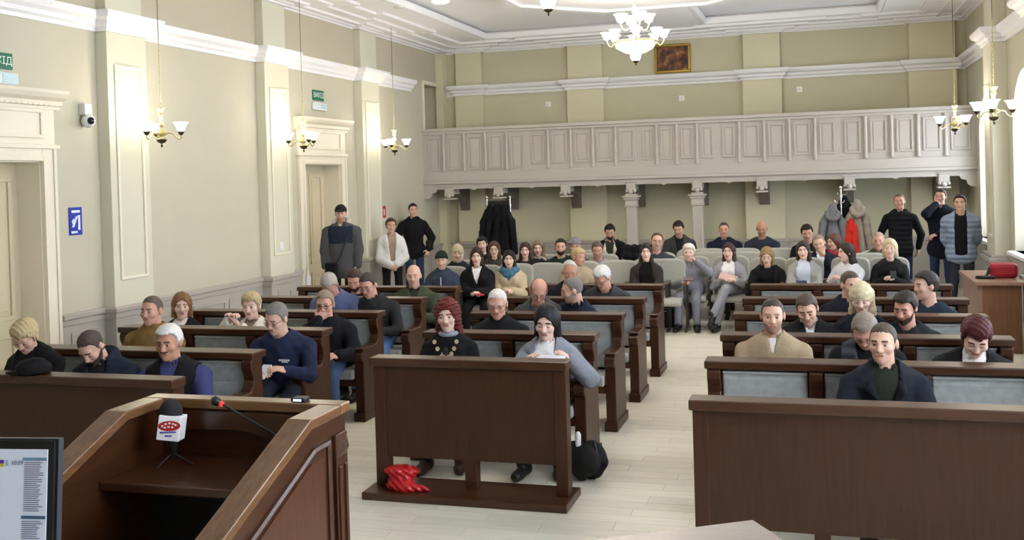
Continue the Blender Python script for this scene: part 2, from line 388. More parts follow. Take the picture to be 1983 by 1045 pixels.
BRX = [-6.70, -5.73, -4.447, -3.241, -2.069, -.966, .472, 1.946]
for i in range(len(BRX)-1):
    x0, x1 = BRX[i]+.14, BRX[i+1]-.14; m = (x0+x1)/2; q = (x1-x0)*.36
    MB().box(m-q, m-.02, YF-.008, YF+.01, 1.945, 1.955).box(m+.02, m+q, YF-.008, YF+.01, 1.945, 1.955).prism([(m-.05, 1.93), (m+.05, 1.93), (m, 1.905)], 'y', YF, YF+.05).build('apron_moulding', TAUPE, bal, off=OF)
for i, x in enumerate(BRX):
    br = MB().box(x-.085, x+.085, YF-.03, YF+.35, 1.83, 1.98).box(x-.1, x+.1, YF-.045, YF+.1, 1.965, 1.985).build('bracket', TAUPE, bal, off=OF, bevel=.01)
    MB().ball((x, YF-.04, 1.80), (.045, .05, .045)).ball((x-.07, YF-.02, 1.815), .032, 8).ball((x+.07, YF-.02, 1.815), .032, 8).build('carved_scroll', TAUPE, br, off=OF, smooth=True)
    MB().box(x-.1, x+.1, YF-.05, YF+.2, 1.735, 1.765).build('bracket_shelf', TAUPE, br, off=OF, bevel=.006)
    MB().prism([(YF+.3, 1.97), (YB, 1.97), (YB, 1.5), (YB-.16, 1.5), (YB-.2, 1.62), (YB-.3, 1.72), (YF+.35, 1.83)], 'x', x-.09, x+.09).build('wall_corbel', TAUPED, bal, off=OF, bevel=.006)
for x in (-3.241, -2.069):
    c = MB().box(x-.15, x+.15, YF-.12, YF+.18, 1.70, 1.735).box(x-.125, x+.125, YF-.095, YF+.155, 1.655, 1.70).box(x-.105, x+.105, YF-.075, YF+.135, 1.56, 1.655)\
        .box(x-.115, x+.115, YF-.085, YF+.145, 1.535, 1.56).box(x-.09, x+.09, YF-.06, YF+.12, .18, 1.535).box(x-.12, x+.12, YF-.09, YF+.15, 0, .18).build('column', TAUPE, bal, off=OF, bevel=.01)
    fl2 = MB()
    for k in range(4): fl2.box(x-.07+k*.04, x-.055+k*.04, YF-.066, YF-.058, .3, 1.48)
    fl2.build('fluting', TAUPE, c, off=OF)
for s, xw in ((1, XL), (-1, XR)):            # scalloped end consoles at the side walls
    MB().prism([(xw, 1.98), (xw+s*.27, 1.98), (xw+s*.27, 1.93), (xw+s*.24, 1.88), (xw+s*.16, 1.86), (xw+s*.15, 1.80), (xw+s*.10, 1.76), (xw, 1.755)], 'y', YF-.01, YF+.09).build('end_console', TAUPE, bal, off=OF)
#==THINGS==
# ------------------------------------------------------------------ pews
RT_, RH = .05, .92                            # rail thickness, rail height
END = [(0, .06), (0, .872), (-.135, .872), (-.15, .85), (-.15, .81), (-.125, .76), (-.115, .72), (-.13, .675), (-.17, .645), (-.24, .63), (-.40, .63), (-.45, .622), (-.485, .60), (-.49, .565), (-.475, .535), (-.455, .52), (-.45, .06)]
RIB = [(0, .45), (0, .872), (-.135, .872), (-.15, .85), (-.15, .81), (-.125, .76), (-.115, .70), (-.115, .60), (-.13, .52), (-.16, .45)]
def make_pew(n, W):
    t = empty('pew')
    MB().box(-.015, W+.015, -.155, .035, RH-RT_, RH).build('top_rail', WDX, t, bevel=.008)
    MB().box(.05, W-.05, -.02, .012, .3, RH-RT_).build('back_panel', WDX, t)
    for x in (0, W-.085):
        e = MB().prism(END, 'x', x, x+.085).build('end_panel', WD, t, bevel=.008)
        MB().box(x-.012, x+.097, -.475, .02, 0, .075).build('plinth', WD, e, bevel=.006)
        MB().box(x-.006, x+.091, -.47, -.15, .632, .648).build('armrest', WDY, e, bevel=.008)
    inn = (W-.17-(n-1)*.085)/n
    for k in range(n):
        x0 = .085+k*(inn+.085)
        cu = MB().prism([(-.02, .46), (-.02, .83), (-.06, .845), (-.09, .835), (-.10, .80), (-.085, .70), (-.09, .58), (-.12, .46)], 'x', x0+.006, x0+inn-.006).build('back_cushion', CUSH, t, bevel=.012)
        MB().box(x0+.006, x0+inn-.006, -.098, -.05, .834, .85).build('piping', mat('#c9cccb', .9), cu, bevel=.006)
        MB().prism([(-.12, .36), (-.12, .445), (-.46, .455), (-.49, .44), (-.49, .37)], 'x', x0+.006, x0+inn-.006).build('seat_cushion', CUSH, t, bevel=.015)
        if k < n-1: MB().prism(RIB, 'x', x0+inn, x0+inn+.085).build('divider', WD, t, bevel=.008)
    MB().box(.085, W-.085, -.46, -.04, .31, .365).build('seat_frame', WDX, t)
    return t
order = ['front', 'second', 'third', 'fourth', 'fifth']
P3 = make_pew(3, 1.93); P2 = make_pew(2, 1.35)
used = set()
def pew(proto, x, y, label, group):
    o = proto if proto.name not in used else copy_tree(proto); used.add(proto.name)
    o.location = (x, y, 0); tag(o, label, 'pew', group)
for k, y in enumerate((6.48, 7.54, 8.61, 9.67, 10.68)):
    pew(P3, -5.81, y-.0, 'dark wooden pew with grey cushions, left block, %s' % ('nearest the camera' if k == 0 else order[k]+' from the front'), 'pews of the left block')
for k, y in enumerate((7.55, 8.66, 9.77, 10.98)):
    pew(P2, -2.995+.0, y, 'narrow dark wooden two-seat pew, middle block, %s' % ('nearest the camera' if k == 0 else order[k]+' from the front'), 'pews of the middle block')
for k, y in enumerate((6.6, 7.66, 8.78, 9.86, 11.0)):
    pew(P3, -.71, y, 'dark wooden three-seat pew, right block, %s' % ('nearest the camera' if k == 0 else order[k]+' from the front'), 'pews of the right block')

def barrier(x0, x1, y, label):
    t = empty('wooden_screen', ((x0+x1)/2, y, 0), label, 'screen', 'wooden screens before the front pews'); of = ((x0+x1)/2, y, 0)
    MB().box(x0-.015, x1+.015, y-.06, y+.09, RH-.055, RH).build('top_rail', WDX, t, off=of, bevel=.008)
    n = max(2, round((x1-x0)/.68))
    MB().box(x0+.08, x1-.08, y-.008, y+.02, .245, RH-.055).build('screen_panel', mat('#3a2011', .4, 'wood', var=.07, bump=.03, spec=.35), t, off=of)
    for k in range(n+1):
        xc = x0+(x1-x0)*k/n
        a, b = (xc, xc+.08) if k == 0 else ((xc-.08, xc) if k == n else (xc-.04, xc+.04))
        if 0 < k < n: MB().box(a, b, y, y+.09, .05, .3).build('post', WD, t, off=of, bevel=.004)
        else: MB().box(a, b, y-.02, y+.09, .05, RH-.055).build('post', WD, t, off=of, bevel=.004)
    MB().box(x0-.03, x1+.03, y-.2, y+.2, 0, .05).build('base_board', WDX, t, off=of, bevel=.006)
barrier(-5.81, -3.86, 5.42, 'dark wooden screen with a cap on its rail before the left pews')
barrier(-2.93, -1.59, 6.33, 'freestanding dark wooden screen with open foot before the two front women')
barrier(-.67, 1.25, 5.38, 'dark wooden screen before the right block, in front of the man in the dark jacket')

# ------------------------------------------------------------------ auditorium chairs
def make_chair():
    t = empty('auditorium_chair')
    # back: rounded-top shell, upholstered
    def shell(y0, y1, dz=0, w=.25):
        out = []
        for k in range(13):
            a = math.pi*k/12; out.append((w*math.copysign(abs(math.cos(a))**.45, math.cos(a)), .80+.15*abs(math.sin(a))**.6+dz))
        return out+[(-w+.02, .42), (w-.02, .42)]
    o = MB().prism(shell(0, 0), 'y', .02, .10); o.v = [(x, y+.10*max(0, (z-.42)), z) for x, y, z in o.v]
    o.build('backrest', SEATG, t, bevel=.022)
    MB().prism([(.08, .36), (.08, .44), (-.3, .46), (-.42, .445), (-.44, .40), (-.42, .36)], 'x', -.235, .235).build('seat', SEATG, t, bevel=.02)
    for s in (-1, 1):
        MB().box(s*.272-.022, s*.272+.022, -.33, .06, .635, .665).build('armrest', OAK_SHEEN_Y, t, bevel=.008)
        MB().prism([(-.30, .635), (-.26, .635), (-.2, .45), (-.02, .45), (-.02, .635), (.03, .635), (.05, .03), (-.18, .0), (-.26, .0), (-.26, .03), (-.08, .06), (-.1, .36), (-.24, .4)], 'x', s*.272-.015, s*.272+.015).build('side_frame', mat('#3a3836', .5), t)
    return t
CH0 = make_chair(); chairs = []
def chair(x, y, rz, label):
    o = CH0 if not chairs else copy_tree(CH0)
    o.location = (x, y, 0); o.rotation_euler = (0, 0, rz); chairs.append(o)
    return tag(o, label, 'chair', 'grey auditorium chairs at the back')

# ------------------------------------------------------------------ lamps
def shade_prof(s): return [(.018*s, 0), (.045*s, .012*s), (.062*s, .05*s), (.075*s, .09*s), (.105*s, .125*s), (.10*s, .127*s), (.07*s, .09*s), (.055*s, .045*s), (.01*s, .02*s)]
def lamp_light(parent, loc, e, r=.04):
    l = bpy.data.lights.new('bulb', 'POINT'); l.energy = e; l.color = (1, .93, .82); l.shadow_soft_size = r
    o = bpy.data.objects.new('bulb', l); COL.objects.link(o); o.parent = parent; o.location = loc
def small_chandelier(x, y, rot, label):
    t = empty('chandelier', (x, y, 2.54), label, 'chandelier', 'small brass chandeliers along the side walls')
    MB().tube([(0, 0, .42), (0, 0, ZCE-2.54)], .0035, 6).build('chain', BRONZE, t)
    ck = MB()
    for k in range(26): ck.ball((0, 0, .44+k*.028), (.008, .005 if k % 2 else .008, .014), 6)
    ck.build('chain_links', BRASS, t)
    MB().lathe([(.004, 0), (.012, .02), (.006, .04), (.04, .055), (.058, .085), (.03, .095), (.02, .12), (.055, .135), (.07, .15), (.03, .18), (.016, .21), (.03, .24), (.018, .27), (.016, .32), (.03, .35), (.02, .37), (.045, .415), (.045, .42), (.004, .425)], (0, 0, 0), 14).build('stem', BRASS, t, smooth=True)
    MB().lathe([(.004, 0), (.013, .02), (.006, .04), (.04, .055), (.058, .084), (.01, .086)], (0, 0, -.001), 14).build('finial', BRONZE, t, smooth=True)
    for k in range(3):
        a = rot+k*2*math.pi/3; c, s = math.cos(a), math.sin(a)
        pth = [(.02, .15), (.07, .155), (.12, .145), (.155, .10), (.185, .085), (.205, .10), (.205, .135)]
        ar = MB().tube([(c*r, s*r, z) for r, z in pth], .009, 8).build('arm', BRASS, t, smooth=True)
        MB().lathe([(.012, 0), (.03, .02), (.035, .04), (.01, .042)], (c*.205, s*.205, .125), 12).build('cup', BRONZE, ar, smooth=True)
        MB().lathe(shade_prof(.78), (c*.205, s*.205, .165), 18).build('lamp_shade', SHADE, t, smooth=True)
        lamp_light(t, (c*.205, s*.205, .30), 2.9)
    return t
small_chandelier(-6.72, 9.34, .35, 'small brass chandelier hanging before the nearest left pilaster')
small_chandelier(-6.72, 12.47, -.75, 'small brass chandelier hanging in front of the left doorway with the exit sign')
small_chandelier(-6.72, 15.57, -1.4, 'farthest small brass chandelier on the left, above the woman in white')
small_chandelier(1.86, 12.35, .3, 'larger-looking right chandelier hanging against the bright window edge')
small_chandelier(1.86, 15.75, -.9, 'small chandelier before the right end of the balcony')
def big_chandelier(x, y, label):
    t = empty('chandelier', (x, y, 3.6), label, 'chandelier', 'large chandeliers down the middle of the ceiling')
    MB().tube([(0, 0, .8), (0, 0, ZCE-.05-3.6)], .01, 6).build('chain', BRASS, t)
    MB().lathe([(.004, 0), (.012, .015), (.006, .03), (.03, .04), (.05, .06), (.01, .062)], (0, 0, 0), 14).build('finial', BRONZE, t, smooth=True)
    g = MB().lathe([(.02, .055), (.05, .065), (.075, .11), (.08, .16), (.07, .165), (.02, .165)], (0, 0, 0), 16).build('drop_glass', SHADE, t, smooth=True)
    lead = MB()
    for k in range(8):
        a = k*math.pi/4; lead.tube([(math.cos(a)*r, math.sin(a)*r, z) for r, z in ((.05, .06), (.078, .11), (.083, .165))], .004, 5)
    lead.build('leading', BRONZE, g)
    MB().lathe([(.03, .165), (.14, .175), (.24, .23), (.285, .31), (.28, .315), (.03, .315)], (0, 0, 0), 28).build('bowl', SHADE, t, smooth=True)
    MB().lathe([(.29, .305), (.3, .31), (.3, .325), (.29, .33), (.05, .33)], (0, 0, 0), 28).build('bowl_rim', BRASS, t, smooth=True)
    MB().lathe([(.03, .33), (.025, .45), (.05, .5), (.03, .55), (.025, .7), (.04, .76), (.02, .82), (.004, .83)], (0, 0, 0), 12).build('stem', BRASS, t, smooth=True)
    for n, R, z0, ph, s in ((8, .39, .36, .2, .82), (4, .2, .58, .5, .95)):
        for k in range(n):
            a = ph+k*2*math.pi/n; c, q = math.cos(a), math.sin(a); r0 = .28 if n == 8 else .04
            MB().tube([(c*r, q*r, z) for r, z in ((r0, z0-.04), ((r0+R)/2, z0-.10), (R-.03, z0-.085), (R, z0-.03), (R, z0+.01))], .009, 6).build('arm', BRASS, t, smooth=True)
            MB().lathe(shade_prof(s), (c*R, q*R, z0), 16).build('lamp_shade', SHADE, t, smooth=True)
    for k in range(4): lamp_light(t, (math.cos(k*1.571)*.3, math.sin(k*1.571)*.3, .60), 17., .1)
    return t
big_chandelier(-2.38, 13.9, 'large tiered chandelier with white glass bells and bowl in mid-ceiling')
big_chandelier(-2.38, 9.2, 'leaded glass drop of a chandelier cut by the top edge of the photo')
def round_fix(px, py, nm, lab, cat, r, m, emit=False):
    p = at(px, py, 1.0); d = p-CP; q = CP+d*((ZCE-CAM_H)/d[2])
    t = tag(MB().lathe([(.01, -.03), (r*.75, -.03), (r, -.012), (r, 0)], (0, 0, 0), 20).build(nm, m, smooth=True), lab, cat); t.location = (q[0], q[1], ZCE); return t
round_fix(853, 2, 'downlight', 'glowing round downlight in the white ceiling frame', 'lamp', .13, mat('#ffffff', .5, emit=4, var=0))
round_fix(771, 13, 'smoke_detector', 'small white smoke detector on the ceiling by the left cornice', 'detector', .07, mat('#d8d5d0', .5))

# ------------------------------------------------------------------ lectern, microphones, monitor, desks
LX0, LX1, LY = -3.06, -2.07, 4.14
lt = empty('lectern', (-2.56, 3.7, 0), 'dark polished wooden lectern with sloping sides and an inner shelf', 'lectern'); of = (-2.56, 3.7, 0)
side = [(LY, 0), (LY, 1.075), (LY-.33, 1.075), (LY-1.04, .79), (LY-1.04, 0)]
for nm, x0, x1, xo in (('side_panel', LX0, LX0+.06, LX0), ('side_panel', LX1-.06, LX1, LX1)):
    p = MB().prism(side, 'x', x0, x1).build(nm, WDY, lt, off=of)
    a0, a1 = x0-.015, x1+.015
    if xo == LX0: a1 += .02
    else: a0 -= .02
    MB().prism([(LY-.066, 1.075), (LY-.066, 1.1195), (LY-.34, 1.1195), (LY-1.08, .825), (LY-1.065, .785), (LY-.33, 1.075)], 'x', a0, a1).build('side_cap', OAK_SHEEN_Y, p, off=of, bevel=.006)
p = [o for o in lt.children if o.name.startswith('side_panel')][-1]
mo = MB()
pl = [(LY-.17, .1), (LY-.17, .98), (LY-.31, .98), (LY-.95, .725), (LY-.95, .1)]
for k in range(4):
    (y0, z0), (y1, z1) = pl[k], pl[k+1]
    mo.tube([(LX1+.004, y0, z0), (LX1+.004, y1, z1)], .016, 6)
mo.build('panel_moulding', WDY, p, off=of)
pi = [(LY-.22, .12), (LY-.22, .93), (LY-.33, .93), (LY-.9, .70), (LY-.9, .12)]
MB().prism(pi, 'x', LX1, LX1+.008).build('raised_panel', mat('#4a2b1c', .3, 'wood', var=.08), p, off=of)
MB().box(LX1, LX1+.02, LY-.13, LY-.02, 0, 1.0).box(LX1+.02, LX1+.028, LY-.115, LY-.09, .05, .86).box(LX1+.02, LX1+.028, LY-.06, LY-.035, .05, .86).build('corner_pilaster', WD, lt, off=of, bevel=.004)
MB().add([(LX1+.02, LY-.12, .9), (LX1+.02, LY-.03, .9), (LX1+.02, LY-.03, .99), (LX1+.02, LY-.12, .99), (LX1+.055, LY-.075, .945)], [(0, 1, 4), (1, 2, 4), (2, 3, 4), (3, 0, 4), (0, 3, 2, 1)]).build('pyramid_boss', WD, lt, off=of)
MB().box(LX0+.06, LX1-.06, LY-.04, LY, 0, 1.075).build('front_panel', WDX, lt, off=of)
MB().box(LX0-.015, LX1+.015, LY-.065, LY+.03, 1.075, 1.12).build('front_cap', SHEEN_X, lt, off=of, bevel=.006)
MB().box(LX0+.06, LX1-.06, LY-.075, LY-.04, .985, 1.07).build('inner_rail', WDX, lt, off=of)
MB().box(LX0+.06, LX1-.06, LY-.49, LY-.04, .81, .85).build('shelf', WDX, lt, off=of, bevel=.008)
MB().box(LX0+.06, LX1-.06, LY-.1, LY-.04, 0, .80).build('back_board', BLACKM, lt, off=of)

# branded hand microphone on a small tripod
mx, my, mz = -2.825, 3.93, .85
t = empty('microphone', (mx, my, mz), 'black reporter microphone with white logo cube on a little tripod', 'microphone')
for a in (0.2, 2.3, 4.3): MB().tube([(0, 0, .06), (math.cos(a)*.095, math.sin(a)*.07, .006)], [.006, .004], 6).build('tripod_leg', BLACKM, t)
MB().lathe([(.012, .05), (.02, .07), (.022, .10), (.026, .14)], (0, 0, 0), 12).build('handle', BLACKM, t, smooth=True)
R = Matrix.Rotation(-.12, 4, 'X') @ Matrix.Rotation(.10, 4, 'Y') @ Matrix.Rotation(.32, 4, 'Z')
cb = MB().box(-.05, .05, -.05, .05, -.055, .055).build('logo_cube', mat('#f1f1f4', .4, var=0), t, bevel=.004); cb.location = (0, 0, .175); cb.rotation_euler = R.to_euler()
MB().lathe([(.046, .0), (.05, .0005)], (0, 0, 0), 24, 1, .45).build('red_oval', mat('#b3202a', .5, var=0), cb).matrix_local = Matrix.Translation((0.002, -.0508, .012)) @ Matrix.Rotation(math.radians(90), 4, 'X') @ Matrix.Rotation(.12, 4, 'Z')
wm = mat('#f5f5f5', .5, var=0)
for dx_, dz_ in ((-.028, .0), (-.014, .009), (.002, .012), (.018, .009), (.03, .004), (-.016, -.007), (0, -.004), (.016, -.006)):
    MB().box(dx_-.0045, dx_+.0045, -.0535, -.0515, .012+dz_+dx_*.12-.0035, .012+dz_+dx_*.12+.0035).build('logo_mark', wm, cb)
bm_ = mat('#2b2f8f', .5, var=0)
for x0, n_, z_ in ((-.036, 9, -.024), (-.012, 4, -.037)):
    for k in range(n_): MB().box(x0+k*.008, x0+k*.008+.006, -.0515, -.0500, z_+k*.001, z_+k*.001+.007).build('caption_stroke', bm_, cb)
fb = MB().ball((0, 0, 0), (.052, .052, .062), 20).build('foam_ball', mat('#232326', .95, scale=400, bump=.4), t, smooth=True); fb.location = (-.010, .010, .238)
# gooseneck
g0 = at(528, 838, 3.95); g1 = at(470, 806, 3.95); g2 = at(432, 783, 3.93); g3 = at(414, 774, 3.92)
t = empty('gooseneck_microphone', tuple(g0), 'thin gooseneck microphone with red ring leaning inside the lectern', 'microphone')
f = lambda p: tuple(p-g0)
MB().tube([f(g0+np.array([.05, 0, -.06])), f(g0), f(g1), f(g2)], .0065, 8).build('gooseneck', BLACKM, t, smooth=True)
MB().tube([f(g2), f(g2+(g3-g2)*.3)], .012, 10).build('red_ring', mat('#ff2a1a', .4, emit=1.2, var=0), t, smooth=True)
MB().tube([f(g2+(g3-g2)*.3), f(g2+(g3-g2)*.6), f(g3), f(g3+(g3-g2)*.25)], [.013, .021, .021, .008], 12).build('capsule', BLACKM, t, smooth=True)
MB().tube([f(g0+np.array([.05, 0, -.06])), f(np.array([g0[0]+.06, g0[1], .845]))], .012, 8).build('stem', BLACKM, t, smooth=True)
q = at(582, 775, LY-.02)
t = empty('clip_light', (q[0], LY-.02, 1.121), 'tiny black clip device with a pale screen on the lectern rim', 'device')
MB().box(-.035, .035, -.03, .03, 0, .018).build('body', BLACKM, t, bevel=.005); MB().box(-.02, .02, -.033, -.03, .004, .014).build('display', mat('#b9c4ff', .3, emit=1, var=0), t)

# computer monitor at the lower left
mt = empty('monitor', (-1.28, 1.35, 1.0), 'black computer monitor showing a white document page, cut by the frame', 'monitor'); of = (-1.28, 1.35, 1.0)
c = at(114, 849, 1.35); MXR, MZT = c[0], c[2]; wdt, hgt = .62, .37
A = Matrix.Translation((MXR, 1.35, MZT)) @ Matrix.Rotation(math.radians(9), 4, 'Z') @ Matrix.Rotation(math.radians(-6), 4, 'X')
A = Matrix.Translation((-of[0], -of[1], -of[2])) @ A
def mon(mb, name, m, par=mt):
    if par is not mt: mb.v = [(-.014+(x+.02)*.80, y, -.016+(z+.02)*.80) for x, y, z in mb.v]
    o = mb.build(name, m, par); o.data.transform(A); return o
mon(MB().box(-wdt, 0, 0, .014, -hgt, 0), 'housing', mat('#2a2c33', .4))
mon(MB().box(-wdt, -.004, -.006, 0, -hgt, -.003), 'bezel', mat('#14151b', .35))
sc = mon(MB().box(-wdt+.02, -.014, -.008, -.006, -hgt+.03, -.016), 'screen', mat('#cfd9ee', .5, emit=.16, var=0))
def ln(x0, x1, z, h, col, e=.03): return MB().box(x0, x1, -.009, -.008, z-h, z), mat(col, .5, emit=e, var=0)
mb, m_ = ln(-.073, -.021, -.036, .006, '#7fa6cc'); mon(mb, 'header_bar', m_, sc)
mb, m_ = ln(-.073, -.021, -.150, .006, '#4a6796'); mon(mb, 'header_bar', m_, sc)
rows = MB(); rr = random.Random(3)
for k in range(24): rows.box(-.069, -.027-rr.random()*.014, -.009, -.008, -.0465-k*.0041, -.0454-k*.0041)
for k in range(9): rows.box(-.072, -.027-rr.random()*.014, -.009, -.008, -.1615-k*.0041, -.1604-k*.0041)
mon(rows, 'text_lines', mat('#4c5570', .5, var=0), sc)
mb, m_ = ln(-.155, -.114, -.041, .007, '#6a35b5'); mon(mb, 'flag_band', m_, sc)
mb, m_ = ln(-.155, -.114, -.048, .007, '#e6e04a'); mon(mb, 'flag_band', m_, sc)
mb, m_ = ln(-.110, -.105, -.041, .011, '#a9bccb'); mon(mb, 'crest', m_, sc)
o = text('clock_digits', '10:09', .0095, mat('#5f7690', .5, var=0), sc, A @ frameM((-.0655, -.0092, -.0375), (1, 0, 0), (0, 0, 1)), .0003)
mon(MB().box(-wdt/2-.03, -wdt/2+.03, .035, .05, -hgt-.1, -.1), 'stand', mat('#2a2c33', .4))
# presidium desk whose corner enters at the bottom edge; a second desk carries the monitor
DESK = mat('#83766e', .35, 'woodx', var=.04, spec=.5)
q = [at(1150, 1045, 1)]
def onz(px, py, z): p = at(px, py, 1.); d = p-CP; return CP+d*((z-CAM_H)/d[2])
c1 = onz(1458, 1005, 1.2); c2 = onz(1150, 1043, 1.2); c3 = onz(1524, 1048, 1.2)
u = (c2-c1)/np.linalg.norm(c2-c1); v = (c3-c1)/np.linalg.norm(c3-c1)
poly = [tuple(c1[:2]), tuple((c1+u*1.0)[:2]), tuple((c1+u*1.0+v*.6)[:2]), tuple((c1+v*.6)[:2])]
t = empty('desk', (c1[0]-.3, c1[1]-.5, .0), 'pale wooden desk corner at the bottom edge of the photo', 'desk'); of = (c1[0]-.3, c1[1]-.5, 0)
MB().prism(poly, 'z', 1.165, 1.2).build('desk_top', DESK, t, off=of, bevel=.004)
mid = [tuple((c1+u*a+v*b)[:2]) for a, b in ((.06, .06), (.94, .06), (.94, .54), (.06, .54))]
MB().prism(mid, 'z', 0, 1.165).build('desk_body', DESK, t, off=of)
t = empty('desk', (-1.6, 1.5, 0), 'desk hidden under the computer monitor at the lower left', 'desk'); of = (-1.6, 1.5, 0)
MB().box(-2.2, -1.1, 1.15, 1.6, 1.12, 1.15).build('desk_top', DESK, t, off=of); MB().box(-2.15, -1.15, 1.2, 1.55, 0, 1.12).build('desk_body', DESK, t, off=of)
# brown desk by the right windows with a red bag
t = empty('side_desk', (1.88, 13.0, 0), 'brown wooden desk by the right windows under the red bag', 'desk'); of = (1.88, 13.0, 0)
DK = mat('#6e4a32', .4, 'wood', var=.06); DK2 = mat('#8b6a5a', .35, 'woody', var=.05)
MB().box(1.62, 2.14, 12.3, 13.7, .76, .80).build('desk_top', DK2, t, off=of, bevel=.004)
MB().box(1.70, 2.10, 12.36, 12.40, 0, .76).build('front_panel', DK, t, off=of); MB().box(1.66, 1.70, 12.36, 13.66, 0, .76).build('side_panel', DK2, t, off=of)
MB().box(2.06, 2.10, 12.4, 13.66, 0, .76).build('side_panel', DK2, t, off=of)
# ------------------------------------------------------------------ implicit-surface modelling (bodies, clothes, bags)
class SDF:
    def __init__(s, lo, hi, h):
        s.h = h; s.lo = np.array(lo, float); n = np.ceil((np.array(hi)-s.lo)/h).astype(int)+2; s.n = n
        s.F = np.full(n, 1., np.float32)
        s.ax = [(s.lo[i]+h*np.arange(n[i])).astype(np.float32) for i in range(3)]
    def sub(s, lo, hi):
        i0 = np.maximum(0, np.floor((np.array(lo)-s.lo)/s.h).astype(int)); i1 = np.minimum(s.n, np.ceil((np.array(hi)-s.lo)/s.h).astype(int)+1)
        sl = tuple(slice(a, max(a, b)) for a, b in zip(i0, i1))
        X = s.ax[0][sl[0]][:, None, None]; Y = s.ax[1][sl[1]][None, :, None]; Z = s.ax[2][sl[2]][None, None, :]
        return sl, X, Y, Z
    def mix(s, sl, d, k, op):
        F = s.F[sl]
        if op == 'u':
            if k > 0:
                hh = np.clip(.5+.5*(F-d)/k, 0, 1); s.F[sl] = F+(d-F)*hh-k*hh*(1-hh)
            else: s.F[sl] = np.minimum(F, d)
        elif op == 's':
            if k > 0:
                hh = np.clip(.5-.5*(F+d)/k, 0, 1); s.F[sl] = F+(-d-F)*hh+k*hh*(1-hh)
            else: s.F[sl] = np.maximum(F, -d)
    def cap(s, a, b, r0, r1, k=.03, op='u', infl=0.):
        a = np.array(a, float); b = np.array(b, float); R = max(r0, r1)+infl+k+2.5*s.h
        sl, X, Y, Z = s.sub(np.minimum(a, b)-R, np.maximum(a, b)+R)
        ab = b-a; L2 = max(1e-9, ab@ab)
        t = np.clip(((X-a[0])*ab[0]+(Y-a[1])*ab[1]+(Z-a[2])*ab[2])/L2, 0, 1)
        d = np.sqrt((X-a[0]-t*ab[0])**2+(Y-a[1]-t*ab[1])**2+(Z-a[2]-t*ab[2])**2)-(r0+(r1-r0)*t+infl)
        s.mix(sl, d, k, op); return s
    def ell(s, c, r, B=None, k=.03, op='u', infl=0.):
        c = np.array(c, float); r = np.array(r, float)+infl; R = r.max()+k+2.5*s.h
        sl, X, Y, Z = s.sub(c-R, c+R); dx, dy, dz = X-c[0], Y-c[1], Z-c[2]
        if B is None: q = (dx/r[0])**2+(dy/r[1])**2+(dz/r[2])**2
        else: q = sum(((dx*B[i][0]+dy*B[i][1]+dz*B[i][2])/r[i])**2 for i in range(3))
        q = np.sqrt(q); d = (q-1)*r.min()*np.clip(.5+q*.5, .5, 1.6)
        s.mix(sl, d, k, op); return s
    def grid(s): return s.ax[0][:, None, None], s.ax[1][None, :, None], s.ax[2][None, None, :]
    def wrinkle(s, amp, fr, seed=0):
        X, Y, Z = s.grid(); r = np.random.RandomState(seed); n = 0
        for k in range(4):
            a = r.randn(3)*fr*(1+.4*k); n = n+np.sin(a[0]*X+a[1]*Y+a[2]*Z+r.rand()*6)/(1+.3*k)
        s.F += (amp*n*.5).astype(np.float32); return s
    def mesh(s):
        F = s.F; F[0] = F[-1] = 1; F[:, 0] = F[:, -1] = 1; F[:, :, 0] = F[:, :, -1] = 1
        ins = F < 0; n = np.array(F.shape)-1
        cnt = np.zeros(n, np.int8)
        for i in (0, 1):
            for j in (0, 1):
                for k in (0, 1): cnt += ins[i:n[0]+i, j:n[1]+j, k:n[2]+k]
        ci = np.argwhere((cnt > 0) & (cnt < 8)); idx = np.full(n, -1, np.int64); idx[tuple(ci.T)] = np.arange(len(ci))
        acc = np.zeros((len(ci), 3)); num = np.zeros(len(ci)); co = [np.array((i, j, k)) for i in (0, 1) for j in (0, 1) for k in (0, 1)]
        val = [F[tuple((ci+c).T)] for c in co]
        for a in range(8):
            for b in range(a+1, 8):
                if np.abs(co[a]-co[b]).sum() != 1: continue
                va, vb = val[a], val[b]; m = (va < 0) != (vb < 0)
                t = np.where(m, va/np.where(m, va-vb, 1), 0)
                acc += np.where(m[:, None], co[a]+t[:, None]*(co[b]-co[a]), 0); num += m
        V = s.lo+s.h*(ci+acc/num[:, None])
        Q = []
        for ax in range(3):
            o1, o2 = [(1, 2), (2, 0), (0, 1)][ax]
            A = ins[tuple(slice(0, -1) if i == ax else slice(None) for i in range(3))]; Bq = ins[tuple(slice(1, None) if i == ax else slice(None) for i in range(3))]
            for flip, M in ((0, A & ~Bq), (1, ~A & Bq)):
                e = np.argwhere(M)
                if not len(e): continue
                d1 = np.zeros(3, int); d1[o1] = 1; d2 = np.zeros(3, int); d2[o2] = 1
                q = [idx[tuple((e-x).T)] for x in (d1+d2, d2, 0*d1, d1)]
                q = np.stack(q if not flip else q[::-1], 1); Q.append(q)
        return V, (np.concatenate(Q) if Q else np.zeros((0, 4), int))
